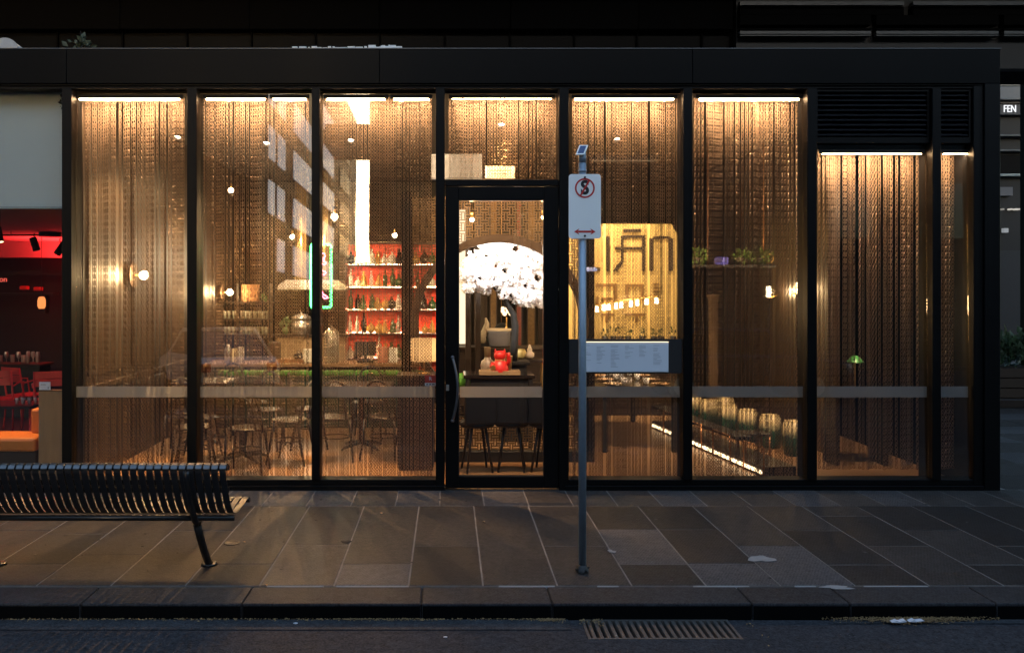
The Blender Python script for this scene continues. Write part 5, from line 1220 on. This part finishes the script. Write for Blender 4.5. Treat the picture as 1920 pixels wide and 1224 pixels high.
for px, py, r_, h, y, lab in ((2, 408, .13, .22, 4.0, 'dark ceiling drum at the left edge of the red bar'), (95, 434, .16, .16, 4.6, 'dark ceiling drum near the party wall')):
    p = P(px, py, y); t = thing('ceiling_drum', lab, 'ceiling fitting', p)
    part(t, 'drum', MB().cyl((0, 0, -h / 2), (0, 0, h / 2), r_, n=20), M_BLACK); part(t, 'flange', MB().cyl((0, 0, h / 2 + .0005), (0, 0, h / 2 + .02), r_ + .05, n=20), M_BLACK)
    part(t, 'rod', MB().cyl((0, 0, h / 2 + .02), (0, 0, 2.70 - p.z), .015, n=8), M_BLACK)
tr_ = thing('light_track', 'thin black lighting track under the red ceiling', 'track', P(60, 441, 4.2)); part(tr_, 'rail', MB().box(-1.6, .2, -.015, .015, -.012, .012), M_BLACK)
part(tr_, 'hanger', MB().cyl((-.3, 0, .012), (-.3, 0, 2.7 - P(60, 441, 4.2).z), .005, n=6), M_BLACK)
for px, py, rot, lab in ((65, 457, 18, 'black cylindrical track spot tilted to the left'), (114, 466, -35, 'black track spot beside the party wall')):
    t = thing('track_head', lab, 'spotlight', P(px, py, 4.2), group='black track heads in the red bar')
    m_ = MB(); m_.M = Matrix.Rotation(R(-rot), 4, 'Y'); m_.cyl((0, 0, -.10), (0, 0, .09), .05, n=14); part(t, 'can', m_, M_BLACK); part(t, 'yoke', MB().tube([(0, 0, .09), (-.02, 0, .12), (0, 0, .15)], .008, 6), M_BLACK)
bcr = thing('bar_shelf', 'dark bar ledge lined with red lit glasses', 'shelf', (PX(30, 4.6), 4.6, .004))
sz_ = PZ(681, 4.6) - .004
part(bcr, 'ledge', MB().box(-2.2, .45, -.2, .25, sz_ - .03, sz_), M_DWOOD, .004); part(bcr, 'front', MB().box(-2.15, .42, -.15, .2, 0, sz_ - .031), M_BLACK)
rg = MB().lathe([(.02, 0), (.004, .006), (.004, .06), (.028, .1), (.03, .14), (.024, .17)], 10, caps=False).mesh('wine_glass', mat('rose_glass', (.6, .45, .45), .1, .3, spec=.9))
tg = MB().lathe([(.03, 0), (.034, .11), (.035, .12)], 10).mesh('tumbler', MATS['rose_glass'])
for i, px in enumerate((4, 12, 20, 38, 44, 50, 55, 62, 68, 74)):
    o = obj('wine_glass' if i % 2 else 'tumbler', rg if i % 2 else tg, loc=(PX(px, 4.6), 4.55 + .05 * (i % 3), sz_ + .008)); tag(o, 'red lit %s, number %s from the left on the bar ledge' % ('stemmed glass' if i % 2 else 'tumbler', (ordn + ['tenth'])[i]), 'glass', 'glasses on the bar ledge')
M_RCH = mat('red_chair_paint', (.6, .05, .045), .4)
def bistro(label, loc, rz, first=[None]):
    if first[0]: return dup(first[0], loc, rz, label)
    t = thing('metal_chair', label, 'chair', loc, rz, group='red metal chairs')
    part(t, 'seat', MB().box(-.19, .19, -.19, .19, .44, .455), M_RCH, .006)
    for i in range(2): part(t, 'back_slat', MB().box(-.17, .17, -.235 - .02 * i, -.22 - .02 * i, .64 + .1 * i, .73 + .1 * i), M_RCH, .005)
    for s in (-1, 1):
        part(t, 'leg', MB().tube([(s * .19, .18, 0), (s * .185, .17, .44)], .012, 7), M_RCH); part(t, 'leg', MB().tube([(s * .19, -.22, 0), (s * .185, -.18, .44), (s * .18, -.25, .83)], .012, 7), M_RCH)
        part(t, 'arm', MB().tube([(s * .2, -.21, .63), (s * .22, -.05, .66), (s * .22, .15, .64), (s * .2, .17, .45)], .011, 7), M_RCH)
    first[0] = t; return t
bistro('red metal chair with slatted back above the timber panel', (PX(90, 2.9), 3.0, .003), .35)
bistro('red metal armchair left of the timber panel', (PX(45, 3.4), 3.5, .003), -.5)
bistro('red metal chair cut off at the left picture edge', (PX(-4, 3.0), 3.1, .003), .2)
tb2 = thing('bar_table', 'dark table with small glasses in the red bar', 'table', (PX(20, 1.9), 1.95, .003)); ztb = PZ(757, 1.9) - .003
part(tb2, 'top', MB().box(-.9, .33, -.25, .25, ztb - .03, ztb), M_DWOOD, .005); part(tb2, 'leg', MB().box(.2, .25, -.03, .03, 0, ztb - .031), M_RCH); part(tb2, 'leg', MB().box(-.7, -.65, -.03, .03, 0, ztb - .031), M_RCH)
sgm = MB().lathe([(.018, 0), (.022, .06), (.024, .07)], 8).mesh('shot_glass', MATS['rose_glass'])
for i, px in enumerate((36, 42, 48, 54, 60, 66)):
    o = obj('shot_glass', sgm, loc=(PX(px, 1.9), 1.85 + .06 * (i % 2), ztb + .009)); tag(o, '%s tiny glass from the left on the dark bar table' % ordn[i], 'glass', 'small glasses on the bar table')
tp = thing('timber_screen', 'upright timber panel behind the glass of the red bar', 'screen', (PX(95, .35), .35, .004)); hw4 = (PX(118, .35) - PX(72, .35)) / 2
part(tp, 'board', MB().box(-hw4, hw4, 0, .06, .0, PZ(734, .35)), mat('oak_panel', (.34, .19, .085), .5, var=.25, vscale=4, stretch=(6, 6, .6)), .004); part(tp, 'top_edge', MB().box(-hw4 - .004, hw4, -.004, .064, PZ(734, .35) + .0005, PZ(732, .35)), M_WOOD, .002)
cd_ = thing('table_card', 'small white card propped on the timber panel', 'card', (PX(84, .36), .36, PZ(732, .35) + .005)); part(cd_, 'sheet', MB().box(-.055, .055, 0, .003, .0, .078), mat('card_white', (.75, .72, .74), .6)); part(cd_, 'print', MB().box(.03, .036, -.001, -.0003, .01, .03).box(-.04, .01, -.001, -.0003, .05, .055), M_SBLK)
ob_ = thing('orange_bench', 'orange leather bench seat low in the red bar window', 'bench', (PX(20, .5), .55, .003))
M_ORG = mat('orange_leather', (.55, .17, .03), .4, var=.2, vscale=6)
part(ob_, 'base', MB().box(-1.3, .3, -.15, .25, 0, PZ(842, .55)), M_WOOD, .005); part(ob_, 'seat_cushion', MB().box(-1.3, .3, -.17, .27, PZ(842, .55) + .0005, PZ(816, .55)), M_ORG, .03, seg=2)
part(ob_, 'side_cushion', MB().box(PX(52, .6) - PX(20, .5), .3, .1, .26, PZ(816, .55) + .0005, PZ(770, .55)), M_ORG, .025, seg=2)
fl2 = thing('flame_lamp', 'orange flickering flame shaped lamp in the dark of the red bar', 'lamp', P(78, 568, 5.5)); part(fl2, 'glass', MB().lathe([(.04, -.09), (.06, -.05), (.06, .04), (.045, .09), (.02, .1)], 12), emi('flame_glow', (1., .30, .08), 1.6)); part(fl2, 'hook', MB().cyl((0, 0, .1), (0, 0, 2.69 - P(78, 568, 5.5).z), .004, n=6), M_BLACK)
obj_t = obj('bar_lettering', text_mesh('bar_lettering', 'on', .10, emi('red_letters', (1., .12, .08), 1.2), .004), loc=P(6, 524, 3.)); tag(obj_t, 'small red glowing letters at the left picture edge', 'lettering')
for px, py, y, lab in ((46, 543, 6.2, 'left of two red lit bottles crates on the dark back shelf'), (72, 545, 6.2, 'right of two red lit crates on the dark back shelf')):
    p = P(px, py, y); single('red_crate', lab, 'crate', MB().box(-.06, .06, -.05, .05, 0, .05).box(-.055, .055, -.045, .045, .0505, .06), M_RCH, .004, loc=p)
rs_ = thing('back_shelf', 'dark back shelf of the red bar', 'shelf', P(60, 549, 6.2)); part(rs_, 'board', MB().box(-1.2, .4, -.1, .12, -.04, -.004), M_DWOOD); part(rs_, 'bracket', MB().box(.2, .24, -.05, .11, -.04 - .3, -.041), M_DWOOD)

# dark stools between the door and the fretwork
def bar_stool(label, loc, rz, first=[None]):
    if first[0]: return dup(first[0], loc, rz, label)
    t = thing('dark_stool', label, 'stool', loc, rz, group='dark stools behind the door')
    part(t, 'seat', MB().lathe([(.02, .46), (.17, .46), (.185, .48), (.17, .52), (.02, .53)], 18), M_BLACK)
    part(t, 'backrest', MB().box(-.17, .17, -.19, -.15, .5, .86), M_BLACK, .02, seg=2)
    for i in range(4):
        a_ = math.pi / 4 + i * math.pi / 2
        part(t, 'leg', MB().cyl((.1 * math.cos(a_), .1 * math.sin(a_), .459), (.19 * math.cos(a_), .19 * math.sin(a_), 0), .016, .012, 8), M_BLACK)
    first[0] = t; return t
bar_stool('dark stool low behind the left of the door glass', (.30, .82, .004), .2)
bar_stool('dark stool low behind the middle of the door glass', (.66, .86, .004), -.1)
bar_stool('dark stool low behind the right of the door glass', (1.02, .82, .004), -.3)

# trodden gum spots on the paving
gq = random.Random(33)
gms = [MB().lathe([(.012, 0), (.011, .0012), (.001, .0014)], 9).mesh('gum_spot', mat('gum_%d' % i, c, .8)) for i, c in enumerate(((.011, .011, .011), (.07, .068, .065), (.014, .012, .011)))]
for _ in range(110):
    o = obj('gum_spot', gq.choice(gms), pav, loc=(gq.uniform(-4.2, 5.4), gq.uniform(-2.5, -.1), .0012)); k = gq.uniform(.35, 1.2); o.scale = (k, k * gq.uniform(.6, 1), 1)
